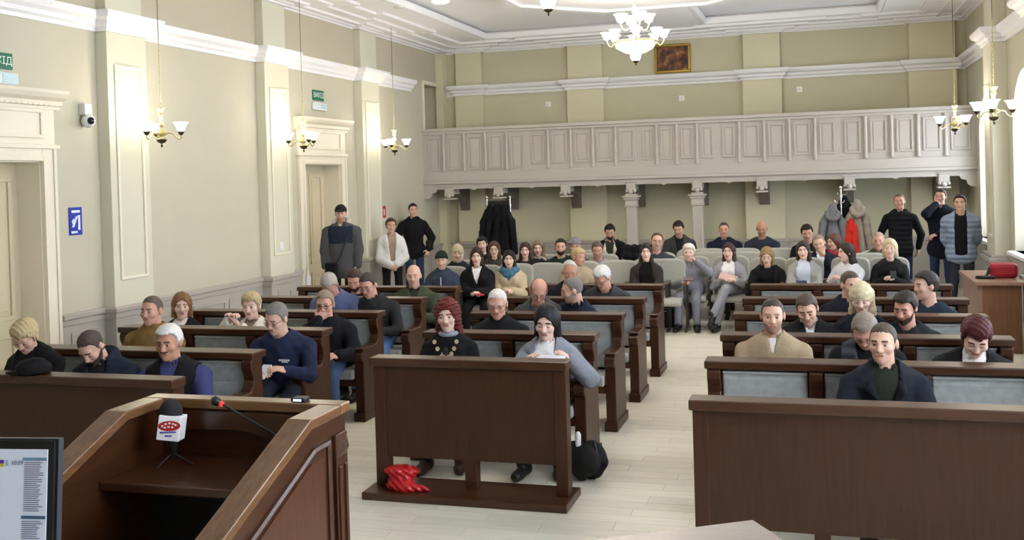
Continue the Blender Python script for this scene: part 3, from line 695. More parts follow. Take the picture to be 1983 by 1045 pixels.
def mesh_obj(name, parts, mats, parent):
    """parts: list of (V, Q, matindex or array) joined into one object"""
    V = np.concatenate([p[0] for p in parts]); off = np.cumsum([0]+[len(p[0]) for p in parts]); Q = np.concatenate([p[1]+o for p, o in zip(parts, off)])
    MI = np.concatenate([np.broadcast_to(p[2], len(p[1])) for p in parts]).astype(np.int32)
    me = bpy.data.meshes.new(name); me.vertices.add(len(V)); me.vertices.foreach_set('co', V.astype(np.float32).ravel())
    me.loops.add(Q.size); me.loops.foreach_set('vertex_index', Q.astype(np.int32).ravel())
    me.polygons.add(len(Q)); me.polygons.foreach_set('loop_start', np.arange(0, Q.size, 4, dtype=np.int32))
    me.polygons.foreach_set('use_smooth', np.ones(len(Q), bool))
    for m in mats: me.materials.append(m)
    me.polygons.foreach_set('material_index', MI); me.update(calc_edges=True)
    o = bpy.data.objects.new(name, me); COL.objects.link(o); o.parent = parent
    return o
def nrm(v): v = np.array(v, float); return v/max(1e-9, np.linalg.norm(v))
SK = {'fair': '#d2a894', 'pale': '#dcb8a8', 'tan': '#b5866e', 'red': '#c99886', 'dim': '#c59f8c'}
def skinm(c): return mat(SK.get(c, c), .5, scale=90, var=.035, spec=.3)
def hairm(c): return mat(c, .6, 'hair', var=.05, bump=.04, spec=.3)
def cloth(c, kind='plain', b=.25): return mat(c, .9, kind, 60 if kind == 'plain' else 4.2, b, var=.07, spec=.2)

def head_sdf(h, hs, sex, fine=True):
    s = SDF((-.12, -.14, -.17), (.12, .15, .16), h/hs)
    f = 0. if sex == 'm' else 1.
    s.ell((0, -.012, .030), (.076-.002*f, .097, .092), k=0)                     # cranium
    s.ell((0, .022, -.030), (.062-.004*f, .070, .080), k=.03)                   # face block
    s.ell((0, .030, -.078), (.043-.006*f, .050-.004*f, .036), k=.035)           # jaw
    s.cap((0, .068, -.098), (0, .066, -.098), .020-.003*f, .02-.003*f, k=.025)  # chin
    s.cap((-.034, .074, .026), (.034, .074, .026), .013, .013, k=.022)          # brow ridge
    for q in (-1, 1):
        s.ell((q*.041, .062, -.022), (.024, .022, .022), k=.025)                # cheekbone
        s.ell((q*.031, .098, .006), (.020, .016, .011), k=.016, op='s')         # eye socket
        s.ell((q*.031, .074, .004), (.0135, .0135, .0115), k=.004)              # eyeball and lid
        s.ell((q*.080, -.012, -.006), (.010, .020, .032), k=.008)               # ear
    s.cap((0, .088, .012), (0, .104, -.026), .0085, .0125, k=.014)              # nose
    s.cap((-.012, .094, -.031), (.012, .094, -.031), .0085, .0085, k=.010)      # nostrils
    s.cap((-.018, .083, -.058), (.018, .083, -.058), .009, .009, k=.010)        # lips
    s.cap((-.022, .0985, -.058), (.022, .0985, -.058), .0035, .0035, k=.004, op='s')
    return s
def face_ids(V, Q, sex, eyes, beard, brow):                  # 0 skin 1 brow 2 eye dark 3 eye white 4 lips 5 beard
    c = V[Q].mean(1); x, y, z = np.abs(c[:, 0]), c[:, 1], c[:, 2]; m = np.zeros(len(Q), int)
    if beard:
        w_ = (y > -.025) & (z < -.018-.40*np.clip(y, 0, 1)) & (z > -.13)
        w_ &= ~((x < .026) & (z > -.050) & (y > .05)) | ((x < .028) & (z < -.041) & (z > -.052))
        if beard == 'full': m[w_] = 5
        elif beard == 'stache': m[(y > .07) & (z < -.038) & (z > -.052) & (x < .030)] = 5
        else: m[w_] = 5
    m[(y > .05) & (x < .021) & (np.abs(z+.058) < .0062)] = 4
    m[(y > .05) & (x > .012) & (x < .050) & (np.abs(z-(.031-.18*np.abs(x-.03))) < .0042)] = 1
    ez = .0045 if eyes == 'open' else .0022; e0 = .004 if eyes == 'open' else -.003
    ring = (y > .05) & (((x-.031)/.0135)**2+((z-e0)/(ez+.001))**2 < 1)
    m[ring] = 2
    if eyes == 'open': m[ring & (np.abs(x-.031) > .0058) & (np.abs(z-e0) < .0035)] = 3
    return m
def hair_sdf(style, h, hs, seed=0):
    long = style in ('long', 'longfront', 'curly', 'bob', 'bangs', 'wavy')
    lo, hi = ((-.17, -.2, -.42), (.17, .17, .18)) if long else ((-.13, -.15, -.16), (.13, .14, .17))
    s = SDF(lo, hi, h/hs*(1.25 if long else 1)); X, Y, Z = s.grid()
    th = {'buzz': .004, 'short': .009, 'thick': .016, 'balding': .006, 'receding': .007, 'pixie': .015, 'shortf': .014, 'curly': .022, 'bob': .016}.get(style, .013)
    s.ell((0, -.012, .030), (.076, .097, .092), k=0, infl=th)
    if style in ('thick', 'pixie', 'shortf'): s.ell((0, .02, .088), (.06, .058, .034), k=.03)
    if not long:
        zl = np.interp(Y, [-.12, -.06, -.03, -.012, .012, .03, .048, .062, .09], [-.085, -.078, -.05, -.026, -.022, .042, .066, .078, .082])
        zl = zl+.40*np.clip(np.abs(X)-.03, 0, .03)*np.clip((Y-.02)/.02, 0, 1)+.0025*np.sin(X*260+1)*np.where(Y > .04, 1., 0.)
        if style == 'receding': zl = zl+np.clip(Y+.0, 0, 1)*.55
        if style in ('pixie', 'shortf'): zl = zl-.018-np.where(np.abs(X) > .06, .02, 0)
        s.F = np.maximum(s.F, ((zl-Z)*.75).astype(np.float32))
        if style == 'balding': s.F = np.maximum(s.F, (Z-.062+np.clip(Y, -.1, .1)*.35+0*X).astype(np.float32))
        # leave the ears free
        for q in (-1, 1): s.ell((q*.088, -.008, -.012), (.02, .026, .034), k=.006, op='s')
        s.wrinkle(.0016 if style not in ('shortf', 'pixie') else .0045, 80, seed)
    else:
        low = {'bob': -.115, 'curly': -.19, 'long': -.30, 'longfront': -.30, 'bangs': -.27, 'wavy': -.24}[style]
        for q in (-1, 1):
            s.cap((q*.064, -.035, .03), (q*.074, -.032, max(low, -.13)), .029, .029, k=.03)
            s.cap((q*.03, -.07, .0), (q*.04, -.075, max(low, -.15)), .045, .04, k=.04)
            if low < -.18:
                fy = .035 if style in ('longfront', 'bangs', 'wavy') else -.03
                s.cap((q*.072, -.02, -.12), (q*.080, fy, low), .030, .018, k=.03)
                s.cap((q*.04, -.075, -.14), (q*.05, -.08, low), .042, .03, k=.03)
        # open the face
        fr = .058 if style != 'bangs' else .022
        s.ell((0, .095, -.045), (.070 if style != 'bangs' else .058, .092, .062+fr*.75), k=.012, op='s')
        if style not in ('bangs',): s.ell((0, .10, .012), (.055, .052, .060), k=.015, op='s')
        s.F = np.maximum(s.F, (low-Z+0*X).astype(np.float32))
        s.wrinkle({'curly': .008, 'wavy': .005, 'bob': .0025}.get(style, .0025), 95 if style == 'curly' else 60, seed)
    return s
HCACHE = {}
def head_mesh(kind, h, hs, *a):
    key = (kind, round(h, 4), round(hs, 2))+a
    if key not in HCACHE:
        HCACHE[key] = (head_sdf(h, hs, a[0]) if kind == 'head' else hair_sdf(a[0], h, hs, a[1])).mesh()
    return HCACHE[key]
def hand_mesh(wr, d, n, sd, h, curl, s=1.):
    d = nrm(d); n = nrm(n-d*(n@d)); q = np.cross(d, n)*sd      # q points to the thumb side
    S = SDF(wr-np.array([.2]*3), wr+np.array([.2]*3), h); B = (d, q, n)
    S.ell(wr+d*.045*s, (.055*s, .042*s, .017*s), B, k=0); S.cap(wr-d*.03, wr+d*.02, .026*s, .026*s, k=.02)
    for i, L in enumerate((.072, .080, .075, .058)):
        b = wr+(d*.085+q*(.030-.020*i)-n*0)*s
        a1 = curl*.9+.08*i*curl; a2 = a1+curl*1.1
        p1 = b+(d*math.cos(a1)+n*math.sin(a1))*L*.52*s; p2 = p1+(d*math.cos(a2)+n*math.sin(a2))*L*.5*s
        S.cap(b, p1, .0095*s, .0088*s, k=.004); S.cap(p1, p2, .0088*s, .0072*s, k=.002)
    b = wr+(d*.025+q*.036)*s; p1 = b+nrm(d*.75+q*.7+n*.35*(.4+curl))*.042*s; p2 = p1+nrm(d*.95+q*.15+n*.6*curl)*.034*s
    S.cap(b, p1, .0125*s, .0105*s, k=.012); S.cap(p1, p2, .0105*s, .008*s, k=.003)
    return S.mesh()
def ik(S, T, l1, l2, pole):
    v = T-S; D = np.linalg.norm(v)
    if D > (l1+l2)*.995: T = S+v*(l1+l2)*.995/D; v = T-S; D = np.linalg.norm(v)
    D = max(D, abs(l1-l2)+.02)
    a = (l1*l1-l2*l2+D*D)/(2*D); hgt = math.sqrt(max(0, l1*l1-a*a)); u = nrm(v); p = np.array(pole, float); p = nrm(p-u*(p@u))
    return S+u*a+p*hgt, T
ARMS = {'lap': ((-.10, .36, .10), (.10, .36, .10), .45), 'clasp': ((-.025, .36, .12), (.03, .35, .125), .9), 'phone': ((-.05, .33, .20), (.05, .33, .20), .8),
        'down': ((-.27, .03, -.12), (.27, .03, -.12), .4), 'pockets': ((-.235, .12, .0), (.235, .12, .0), .6), 'front': ((-.03, .19, -.08), (.05, .19, -.07), .7), 'back': ((-.10, -.16, .0), (.10, -.16, .0), .5),
        'table': ((-.16, .40, .24), (.16, .40, .24), .4), 'crossed': ((.10, .22, .26), (-.10, .22, .24), .6)}
PEOPLE = {}
def person(label, px, py, Y, dY=.06, byaw=0., hy=None, hp=4., hr=0., sex='m', hair=('short', '#4a3a30'), skin='fair', top=('sweater', '#26272b'), legs='#22242a', shoes='#1a1a1c',
           arms='lap', hL=None, hR=None, stand=None, seat=.445, hs=.98, dx=0., beard=None, bc=None, eyes='open', glasses=None, wide=1., group=None, near=None, inner=None, legx=.0, cross=False):
    near = (Y < 9.2) if near is None else near
    hh, ht = (.0048, .0115) if near else (.0084, .021)
    Hc = at(px, py, Y-dY)
    if hy is None: hy = math.degrees(math.atan2(-Hc[0], Hc[1]))            # looks towards the front of the hall where the photographer stands
    y_, p_, r_ = [math.radians(v) for v in (hy, hp, hr)]
    F = np.array([math.sin(y_)*math.cos(p_), -math.cos(y_)*math.cos(p_), -math.sin(p_)])
    S0 = np.array([math.cos(y_), math.sin(y_), 0]); U0 = np.cross(F, S0); S1 = S0*math.cos(r_)+U0*math.sin(r_); U1 = -S0*math.sin(r_)+U0*math.cos(r_)
    b_ = math.radians(byaw); fw = np.array([math.sin(b_), -math.cos(b_), 0]); sd = np.array([math.cos(b_), math.sin(b_), 0]); zz = np.array([0, 0, 1.])
    nd = nrm(U1*.6+zz*.6)
    Nk = Hc-U1*.072*hs-nd*.075*hs-F*.024*hs
    hz = (seat+.10) if stand is None else stand
    Ph = np.array([Nk[0]+dx, Y, hz])
    root = empty('person', (Ph[0], Ph[1], 0), label, 'person', group); O = np.array([Ph[0], Ph[1], 0.])
    Nk, P, Hl = Nk-O, Ph-O, Hc-O
    up = nrm(Nk-P); L = np.linalg.norm(Nk-P); sT = nrm(sd-up*(sd@up)); fT = np.cross(sT, up)
    m = sex == 'm'; ws = (.178 if m else .150)*wide; k_ = min(1.05, max(.86, L/.52)) if stand is None else .97
    T = lambda a, b, c: P+sT*a+fT*b+up*c
    Bt = (sT, fT, up)
    sh = [T(q*ws, .005, L-.115) for q in (-1, 1)]
    l1, l2 = .285*k_, .25*k_
    A = ARMS[arms] if isinstance(arms, str) else arms
    tg = []
    for i, (q, ov) in enumerate(((-1, hR), (1, hL))):
        o = A[i]
        if ov is None: t = P+sd*o[0]+fw*o[1]*k_+zz*o[2]
        elif ov == 'chin': t = Hl-U1*.135+F*.085+S1*q*.03
        elif ov == 'mouth': t = Hl-U1*.10+F*.125+S1*q*.035
        elif ov == 'cheek': t = Hl-U1*.12+F*.10+S1*q*.05
        else: t = P+sd*ov[0]+fw*ov[1]+zz*ov[2]
        el, t = ik(sh[i], t, l1, l2, sd*q*(.8 if arms != 'pockets' else 2.)-zz*.9-fw*.25); tg.append((sh[i], el, t))
    # legs
    lg = []
    for i, q in enumerate((-1, 1)):
        hj = P+sd*q*.09*wide+fw*.02
        if stand is None:
            kn = P+sd*(q*.115+legx)+fw*.43*k_; kn[2] = .47*k_+.02; an = kn+fw*(.03 if q < 0 else -.02)+sd*q*.01; an[2] = .085
            if cross and q > 0: kn = P+sd*.0+fw*.42*k_; kn[2] = .56; an = kn-sd*.16+fw*.18; an[2] = .22
            if cross and q < 0: kn = P+sd*-.05+fw*.43*k_; kn[2] = .46
        else:
            kn = P+sd*q*.10+fw*.03; kn[2] = stand*.53; an = P+sd*q*.12; an[2] = .085
        lg.append((hj, kn, an))
    # ---- body: one skin figure, with a finely modelled head and hands
    V, Q = head_mesh('head', hh, hs, sex)
    Rm = np.stack([-S1, F, U1], 1)*hs
    mi = face_ids(V, Q, sex, eyes, beard, None)
    parts = [(V@Rm.T+Hl, Q, mi)]
    rn = (.061 if m else .049)*hs
    s = SDF(np.minimum(Nk, Hl)-.16, np.maximum(Nk, Hl)+.08, .012 if near else .016)
    s.cap(Nk-up*.06, Hl-U1*.045*hs-F*.02*hs, rn*1.06, rn*.92, k=0); s.cap(Nk-up*.07-sT*.07, Nk-up*.07+sT*.07, .05, .05, k=.04); parts.append((*s.mesh(), 0))
    lo = np.minimum.reduce([P]+[x for a in tg+lg for x in a]+[Nk])-.16; hi = np.maximum.reduce([P]+[x for a in tg+lg for x in a]+[Nk])+.16
    def torso(S, t, k=.05, w=wide):
        b = .0 if m else .008
        S.ell(T(0, .0, .03), (.165*w, .118*w, .13), Bt, k=0, infl=t)
        S.ell(T(0, .012*w, L*.36), (.142*w-b, .110*w, L*.36), Bt, k=k, infl=t)
        S.ell(T(0, .008, L*.68), (.163*(.6+.4*w)-b, .112, L*.33), Bt, k=k, infl=t)
        S.cap(T(-ws*.9, 0, L-.14), T(ws*.9, 0, L-.14), .05, .05, k=k, infl=t)
        for q in (-1, 1): S.cap(T(q*.02, -.015, L-.04), T(q*ws*.95, -.005, L-.125), .056, .050, k=k, infl=t)
        if not m:
            for q in (-1, 1): S.ell(T(q*.066, .085, L*.66), (.056, .052, .056), Bt, k=.04, infl=t*.7)
    def arm(S, t, k=.03, end=1., ra=0):
        for a, e, h_ in tg:
            w2 = e+(h_-e)*end
            S.cap(a, e, .056+ra, .045+ra, k=k, infl=t); S.cap(e, w2, .044+ra, .033+ra*.7, k=.02, infl=t)
    s = SDF(lo, hi, .034); torso(s, -.018)
    arm(s, -.012)
    for hj, kn, an in lg: s.cap(hj, kn, .07, .05, k=.03); s.cap(kn, an, .046, .036, k=.03)
    parts.append((*s.mesh(), 0))
    cu = A[2]
    for i, (a, e, h_) in enumerate(tg):
        d = nrm(h_-e); q = (-1, 1)[i]
        if (hR, hL)[i] in ('chin', 'mouth', 'cheek'): nn = nrm(Hl-h_)*.7+F*-.6; c_ = .95
        else: nn = -zz*.8-sd*q*.4; c_ = cu
        parts.append((*hand_mesh(h_-d*.01, d, nn, -q if i == 1 else -q, .0058 if near else .0085, c_, .97 if m else .88), 0))
    hc = hair[1] if hair else '#5a4a40'
    body = mesh_obj('body', parts, [skinm(skin), hairm(bc or hc), mat('#2a1d18', .3), mat('#b9a9a0', .35), mat('#a8705f' if m else '#b0635a', .45), hairm(bc or hc)], root)
    info = dict(root=root, H=Hl, F=F, U=U1, S=S1, N=Nk, P=P, T=T, L=L, up=up, sT=sT, fT=fT, tg=tg, lg=lg, O=O, near=near, hs=hs, body=body, fw=fw, sd=sd, ws=ws, torso=torso, arm=arm, lo=lo, hi=hi, Bt=Bt, rn=rn)
    if hair and hair[0] not in ('bald',):
        V, Q = head_mesh('hair', hh*1.05, hs, hair[0], len(hair[0]))
        mesh_obj('hair', [(V@Rm.T+Hl, Q, 0)], [hairm(hair[1])], root)
    # ---- clothes
    kind, col = top[0], top[1]; mk = top[2] if len(top) > 2 else None
    th = {'sweater': .012, 'turtle': .014, 'shirt': .009, 'blazer': .020, 'jacket': .022, 'down': .027, 'vest': .022, 'hoodie': .020, 'coat': .025, 'zip': .016}[kind]
    openw = {'blazer': (.02, .16, .22), 'jacket': (.35, .0, .6), 'hoodie': None, 'vest': (.25, .0, .45), 'down': (.36, .0, .7), 'coat': (.2, .02, .4)}.get(kind)
    if len(top) > 3: openw = top[3]
    cut = -.02 if kind in ('sweater', 'turtle', 'shirt', 'zip') else (-.10 if stand is None else -.16)
    s = SDF(lo, hi, ht)
    torso(s, th, .05)
    if kind != 'vest': arm(s, th*.75, k=.014, end=.94, ra=.004 if kind in ('down', 'coat', 'jacket') else 0)
    if stand is not None or kind in ('jacket', 'coat', 'blazer', 'down'): s.cap(T(-.05, .0, -.02), T(.05, .0, -.02), .125*wide, .125*wide, k=.05, infl=th)
    X, Yg, Z = s.grid()
    s.wrinkle(.0045 if kind not in ('down',) else .006, 34, int(px))
    nt, nb = Nk+nd*.06, Nk-up*.02
    if kind in ('turtle', 'zip', 'hoodie', 'jacket', 'down', 'vest', 'coat', 'blazer'):
        hgt = {'turtle': .055, 'zip': .04, 'hoodie': .03, 'jacket': .04, 'down': .045, 'vest': .045, 'coat': .03, 'blazer': .02}[kind]
        s.cap(Nk-up*.03, Nk+nd*hgt, rn+.024, rn+.017+(.012 if kind in ('jacket', 'down', 'vest', 'coat') else 0), k=.02)
        if kind == 'hoodie' or mk == 'hood': s.ell(Nk-fT*.085-up*.0, (.095, .06, .06), Bt, k=.03)
    ctop = Nk+nd*({'turtle': .055, 'zip': .038, 'hoodie': .03}.get(kind, .04))
    hp_ = (X-ctop[0])*nd[0]+(Yg-ctop[1])*nd[1]+(Z-ctop[2])*nd[2]
    nearN = (X-Nk[0])**2+(Yg-Nk[1])**2+(Z-Nk[2])**2 < .13**2
    s.F = np.where(nearN, np.maximum(s.F, hp_), s.F).astype(np.float32)
    s.cap(Nk-up*(.005 if kind == 'turtle' else .02)+fT*.008, Nk+nd*.14, rn+.002 if kind == 'turtle' else rn+.009, rn+.003 if kind == 'turtle' else rn+.012, k=.006, op='s')
    c_ = (X-P[0])*up[0]+(Yg-P[1])*up[1]+(Z-P[2])*up[2]; a_ = (X-P[0])*sT[0]+(Yg-P[1])*sT[1]+(Z-P[2])*sT[2]; f_ = (X-P[0])*fT[0]+(Yg-P[1])*fT[1]+(Z-P[2])*fT[2]
    if not (kind == 'vest'):
        tor = (np.abs(a_) < ws+.04) & (f_ < .22)
        s.F = np.where(tor, np.maximum(s.F, cut-c_), s.F).astype(np.float32)
    else: s.F = np.maximum(np.maximum(s.F, cut-c_), np.abs(a_)-(ws-.012)).astype(np.float32)
    if openw:
        c0, w0, sl_ = openw; wv = w0+np.clip(c_-c0*L, 0, 1)*sl_*.5; wv = np.where(c_ > L-.05, np.minimum(wv, .07), np.minimum(wv, .085))
        reg = (f_ > .0) & (c_ > c0*L-.02)
        s.F = np.where(reg, np.maximum(s.F, wv-np.abs(a_)), s.F).astype(np.float32)
    q_ = 'quilt' if mk == 'quilt' else 'plain'
    to = mesh_obj({'blazer': 'blazer', 'jacket': 'jacket', 'down': 'jacket', 'vest': 'vest', 'coat': 'coat', 'shirt': 'shirt', 'hoodie': 'hoodie'}.get(kind, 'sweater'), [(*s.mesh(), 0)], [cloth(col, q_, .5 if q_ == 'quilt' else .25)], root)
    info['top'] = to
    if inner or openw or kind == 'vest':
        ic = inner if inner else '#e4e2e2'
        s = SDF(lo, hi, ht*1.35); torso(s, th*.35 if kind != 'vest' else .012, .05)
        if kind == 'vest': arm(s, .013, end=.94)
        if inner and str(inner).endswith('t'): ic = inner[:-1]; s.cap(Nk-up*.03, Nk+nd*.05, rn+.014, rn+.010, k=.015)
        else: s.cap(Nk-up*.04, Nk+nd*.015, rn+.016, rn+.012, k=.02)
        s.cap(Nk-up*.02+fT*.006, Nk+nd*.14, rn+.002, rn+.004, k=.004, op='s')
        s.F = np.maximum(s.F, ((X0 := s.grid())[0]*0+(P[2]-.02)-X0[2]+0*X0[1]).astype(np.float32))
        mesh_obj('shirt', [(*s.mesh(), 0)], [cloth(ic)], root)
    s = SDF(lo, hi, ht*1.6)
    s.ell(T(0, .0, .03), (.165*wide, .118*wide, .12), Bt, k=0, infl=.004)
    for hj, kn, an in lg: s.cap(hj, kn, .083*(.5+.5*wide), .062, k=.04); s.cap(kn, an, .060, .050, k=.03)
    s.wrinkle(.004, 30, 3)
    mesh_obj('trousers', [(*s.mesh(), 0)], [cloth(legs)], root)
    for hj, kn, an in lg:
        fd = fw*.9+sd*(.12 if (an-P)@sd > 0 else -.12); fd = nrm(fd)
        if cross and an[2] > .15: fd = nrm(fw*.7-zz*.5)
        s = SDF(an-.24, an+.24, .015 if near else .02); e = an.copy(); e[2] -= .03
        s.cap(e-fd*.03, an+zz*.02, .046, .046, k=.02); s.cap(e-fd*.04-zz*.012, e+fd*.15-zz*.022, .042, .034, k=.03)
        s.ell(e+fd*.09-zz*.02, (.09, .043, .033), (fd, np.cross(zz, fd), zz), k=.02)
        if an[2] < .15: s.F = np.maximum(s.F, (.003-(s.grid()[2])+0*s.grid()[0]+0*s.grid()[1]).astype(np.float32))
        mesh_obj('shoe', [(*s.mesh(), 0)], [mat(shoes, .4)], root)
    if glasses:
        g = MB(); W = lambda x, y, z: tuple(Hl+(S1*x+F*y+U1*z)*hs)
        for q in (-1, 1):
            g.tube([W(q*.031+.021*math.cos(t), .100-.004*abs(math.cos(t)), .002+.015*math.sin(t)) for t in np.linspace(0, 2*math.pi, 15)], .0016 if glasses != 'thick' else .0026, 5)
            g.tube([W(q*.053, .096, .008), W(q*.078, .05, .010), W(q*.084, -.01, .008)], .0018 if glasses != 'thick' else .0026, 5)
        g.tube([W(-.011, .103, .004), W(0, .106, .006), W(.011, .103, .004)], .0016, 5)
        g.build('glasses', mat('#2b2624', .3, metal=.2), root)
    PEOPLE[label] = info
    return info
# accessories -------------------------------------------------------
def hat(inf, style, col):
    hs = inf['hs']; s = SDF((-.14, -.15, -.15), (.14, .2, .19), .008/hs)
    X, Y, Z = s.grid()
    if style == 'cap':
        s.ell((0, -.012, .034), (.076, .097, .094), k=0, infl=.017); s.F = np.maximum(s.F, (.045-Z-.12*Y+0*X).astype(np.float32))
        s.ell((0, .12, .05), (.07, .075, .012), k=.01)
    elif style == 'beanie':
        s.ell((0, -.012, .036), (.076, .097, .098), k=0, infl=.018); s.F = np.maximum(s.F, (.030-Z+.35*np.minimum(Y, .06)+0*X).astype(np.float32)); s.wrinkle(.003, 60, 2)
    elif style == 'scarf':
        s.ell((0, -.012, .025), (.078, .098, .105), k=0, infl=.022); s.ell((0, .01, -.08), (.07, .075, .06), k=.04, infl=.01)
        s.ell((0, .10, -.022), (.052, .075, .072), k=.008, op='s'); s.wrinkle(.004, 50, 5)
    V, Q = s.mesh(); Rm = np.stack([-inf['S'], inf['F'], inf['U']], 1)*hs
    return mesh_obj({'cap': 'cap', 'beanie': 'beanie', 'scarf': 'headscarf'}[style], [(V@Rm.T+inf['H'], Q, 0)], [cloth(col)], inf['root'])
def neck_scarf(inf, col, m=None):
    N, up, sT, fT = inf['N'], inf['up'], inf['sT'], inf['fT']; s = SDF(N-.26, N+.2, .012)
    for k in range(14):
        a, b = [N+(sT*math.cos(t)*.095+fT*(math.sin(t)*.085+.02)+up*(-.015+.02*math.sin(3*t))) for t in (2*math.pi*k/14, 2*math.pi*(k+1)/14)]
        s.cap(a, b, .042, .042, k=.02)
    s.ell(N+fT*.12-up*.07, (.07, .035, .07), inf['Bt'], k=.03); s.wrinkle(.008, 70, 4)
    s.cap(N-up*.05, N+up*.15, inf['rn'], inf['rn']+.01, k=.005, op='s')
    return mesh_obj('scarf', [(*s.mesh(), 0)], [m or cloth(col)], inf['root'])
def lapels(inf, col, w=.05, z0=.35, fur=False):
    T, L = inf['T'], inf['L']; s = SDF(inf['lo'], inf['hi'], .012)
    for q in (-1, 1):
        s.cap(T(q*.075, .03, L-.015), T(q*.085, .125, L*.72), .028, .026, k=.02); s.cap(T(q*.085, .125, L*.72), T(q*.03, .145, L*z0), .024, .012, k=.02)
        if fur: s.cap(T(q*.075, .02, L-.01), T(q*.06, -.06, L+.01), .035, .035, k=.03)
    if fur: s.wrinkle(.006, 110, 1); s.cap(inf['N']-inf['up']*.05, inf['H'], inf['rn'], inf['rn']+.01, k=.005, op='s')
    return mesh_obj('collar', [(*s.mesh(), 0)], [cloth(col)], inf['root'])
def held(name, label, cat, inf, which, size, col, off=(0, 0, 0), rot=None, emit=0., m=None):
    """a thing in a hand: top-level, placed at the hand"""
    i = {'R': 0, 'L': 1}[which]; a, e, h_ = inf['tg'][i]; p = h_+nrm(h_-e)*.085+inf['O']+inf['sd']*off[0]+inf['fw']*off[1]+np.array([0, 0, off[2]])
    o = MB().box(-size[0]/2, size[0]/2, -size[1]/2, size[1]/2, -size[2]/2, size[2]/2).build(name, m or mat(col, .3, var=0, emit=emit), None, bevel=.003)
    o.location = tuple(p); o.rotation_euler = rot or (math.radians(35), 0, 0)
    return tag(o, label, cat)
def soft(name, label, cat, c, r, col, seed=1, amp=.02, fr=18, h=.012, B=None, extra=None, m=None):
    c = np.array(c, float); r = np.array(r, float); s = SDF(-r*1.7-.05, r*1.7+.05, h)
    s.ell((0, 0, 0), r, B, k=0)
    if extra: extra(s)
    s.wrinkle(amp, fr, seed); s.F = np.maximum(s.F, (-r[2]*.92-s.grid()[2]+0*s.grid()[0]+0*s.grid()[1]).astype(np.float32))
    t = empty(name, (c[0], c[1], c[2]-r[2]*.92), label, cat); V, Q = s.mesh(); V = V+np.array([0, 0, r[2]*.92])
    mesh_obj('body', [(V, Q, 0)], [m or cloth(col)], t)
    return t
# ------------------------------------------------------------------ the audience
def Yr(rail): return rail-.29
LR = [Yr(v) for v in (6.48, 7.54, 8.61, 9.67, 10.68)]; CR = [Yr(v) for v in (7.55, 8.66, 9.77, 10.98)]; RR = [Yr(v) for v in (6.6, 7.66, 8.78, 9.86, 11.0)]
# left block
p = person('woman with short blond hair bowed over the rail, black jacket', 49, 650, LR[0], .22, 5, 12, 38, -4, 'f', ('shortf', '#b9a67e'), 'fair', ('blazer', '#17171b'), inner='#1c1c20', eyes='down', arms='phone')
p = person('man in navy jacket bowing deeply, dark beard, beside the blond woman', 177, 672, LR[0], .26, 8, 5, 42, 6, 'm', ('buzz', '#4a3d38'), 'fair', ('jacket', '#1d2333', 'hood'), inner='#22242c', eyes='down', beard='full', bc='#3d3430', arms='phone')
p = person('white-haired man with moustache in black vest over violet-blue shirt', 327, 663, LR[0], .10, 15, 8, 8, 0, 'm', ('thick', '#d6d3d0'), 'tan', ('vest', '#17171a'), inner='#3f416d', beard='stache', bc='#3a3230', wide=1.12, arms='lap')
p = person('short-haired man in mustard-brown fleece, second row on the left', 294, 601, LR[1], .03, 0, 2, 4, 0, 'm', ('buzz', '#5d5048'), 'red', ('jacket', '#7d6238', None, None), wide=1.14, hR=(-.42, .10, .22), arms='lap')
p = person('grey-haired man with glasses in navy sweater looking down at a phone', 535, 616, LR[1], .18, 5, -8, 24, -6, 'm', ('short', '#74706c'), 'fair', ('sweater', '#222a44'), legs='#2a2e3a', glasses='thin', eyes='down', wide=1.2, hR=(-.08, .36, .12), hL=(.12, .34, .14))
o = held('phone', 'pale phone in the hand of the man in the navy sweater', 'phone', p, 'R', (.075, .15, .009), '#c9ced8')
o = MB().box(-.045, .045, -.004, .004, -.006, .006).box(-.02, .03, -.004, .004, -.018, -.009).build('chest_logo', mat('#d8d8e2', .6, var=0), p['root']); o.location = tuple(p['T'](.07, .148*1.2-.01, p['L']*.62))
p = person('auburn bob woman in black blazer and white blouse, third row left', 352, 592, LR[2], .05, 5, None, 4, 0, 'f', ('bob', '#7a5638'), 'pale', ('blazer', '#1b1b1f'), inner='#ece6e6')
p = person('blond woman with clasped hands before her chin, cream jacket', 487, 592, LR[2], .08, -5, 10, 6, 0, 'f', ('shortf', '#b5a17c'), 'pale', ('jacket', '#d8d1c4'), inner='#8a7a6c', hR=(-.06, .30, .36), hL=(-.02, .30, .36), arms=((-.1, .3, .1), (.1, .3, .1), .9))
p = person('man with glasses resting his chin on his fist, black jacket and jeans', 629, 589, LR[2], .12, 10, 14, 10, 0, 'm', ('short', '#8a7a68'), 'red', ('jacket', '#17181e', None, None), legs='#4a5f80', glasses='thick', hR='mouth', hL=(.16, .36, .06), wide=1.06)
p = person('grey-haired man in violet-blue sweater bowing low, fourth row left', 638, 551, LR[3], .30, 8, 10, 55, 0, 'm', ('short', '#a59c94'), 'red', ('sweater', '#5b6488'), eyes='down', wide=1.1, arms='phone')
p = person('man with glasses in charcoal turtleneck reading, end of fourth left pew', 713, 552, LR[3], .16, 10, -4, 24, 4, 'm', ('short', '#3a332f'), 'red', ('turtle', '#26272c'), legs='#5577a5', glasses='thin', eyes='down', wide=1.14)
p = person('dark-haired bearded man in black half hidden behind the charcoal turtleneck man', 687, 542, LR[4], .20, 8, 8, 30, 0, 'm', ('short', '#3d2f28'), 'red', ('sweater', '#16171a'), eyes='down', beard='full', bc='#3a2d28')
p = person('bald man in olive green jacket at the end of the fifth left pew', 801, 534, LR[4], .06, 12, 14, 6, 0, 'm', ('bald', '#6a5a50'), 'fair', ('jacket', '#3c4234', None, (.55, .0, .5)), inner='#2f352a', wide=1.1)
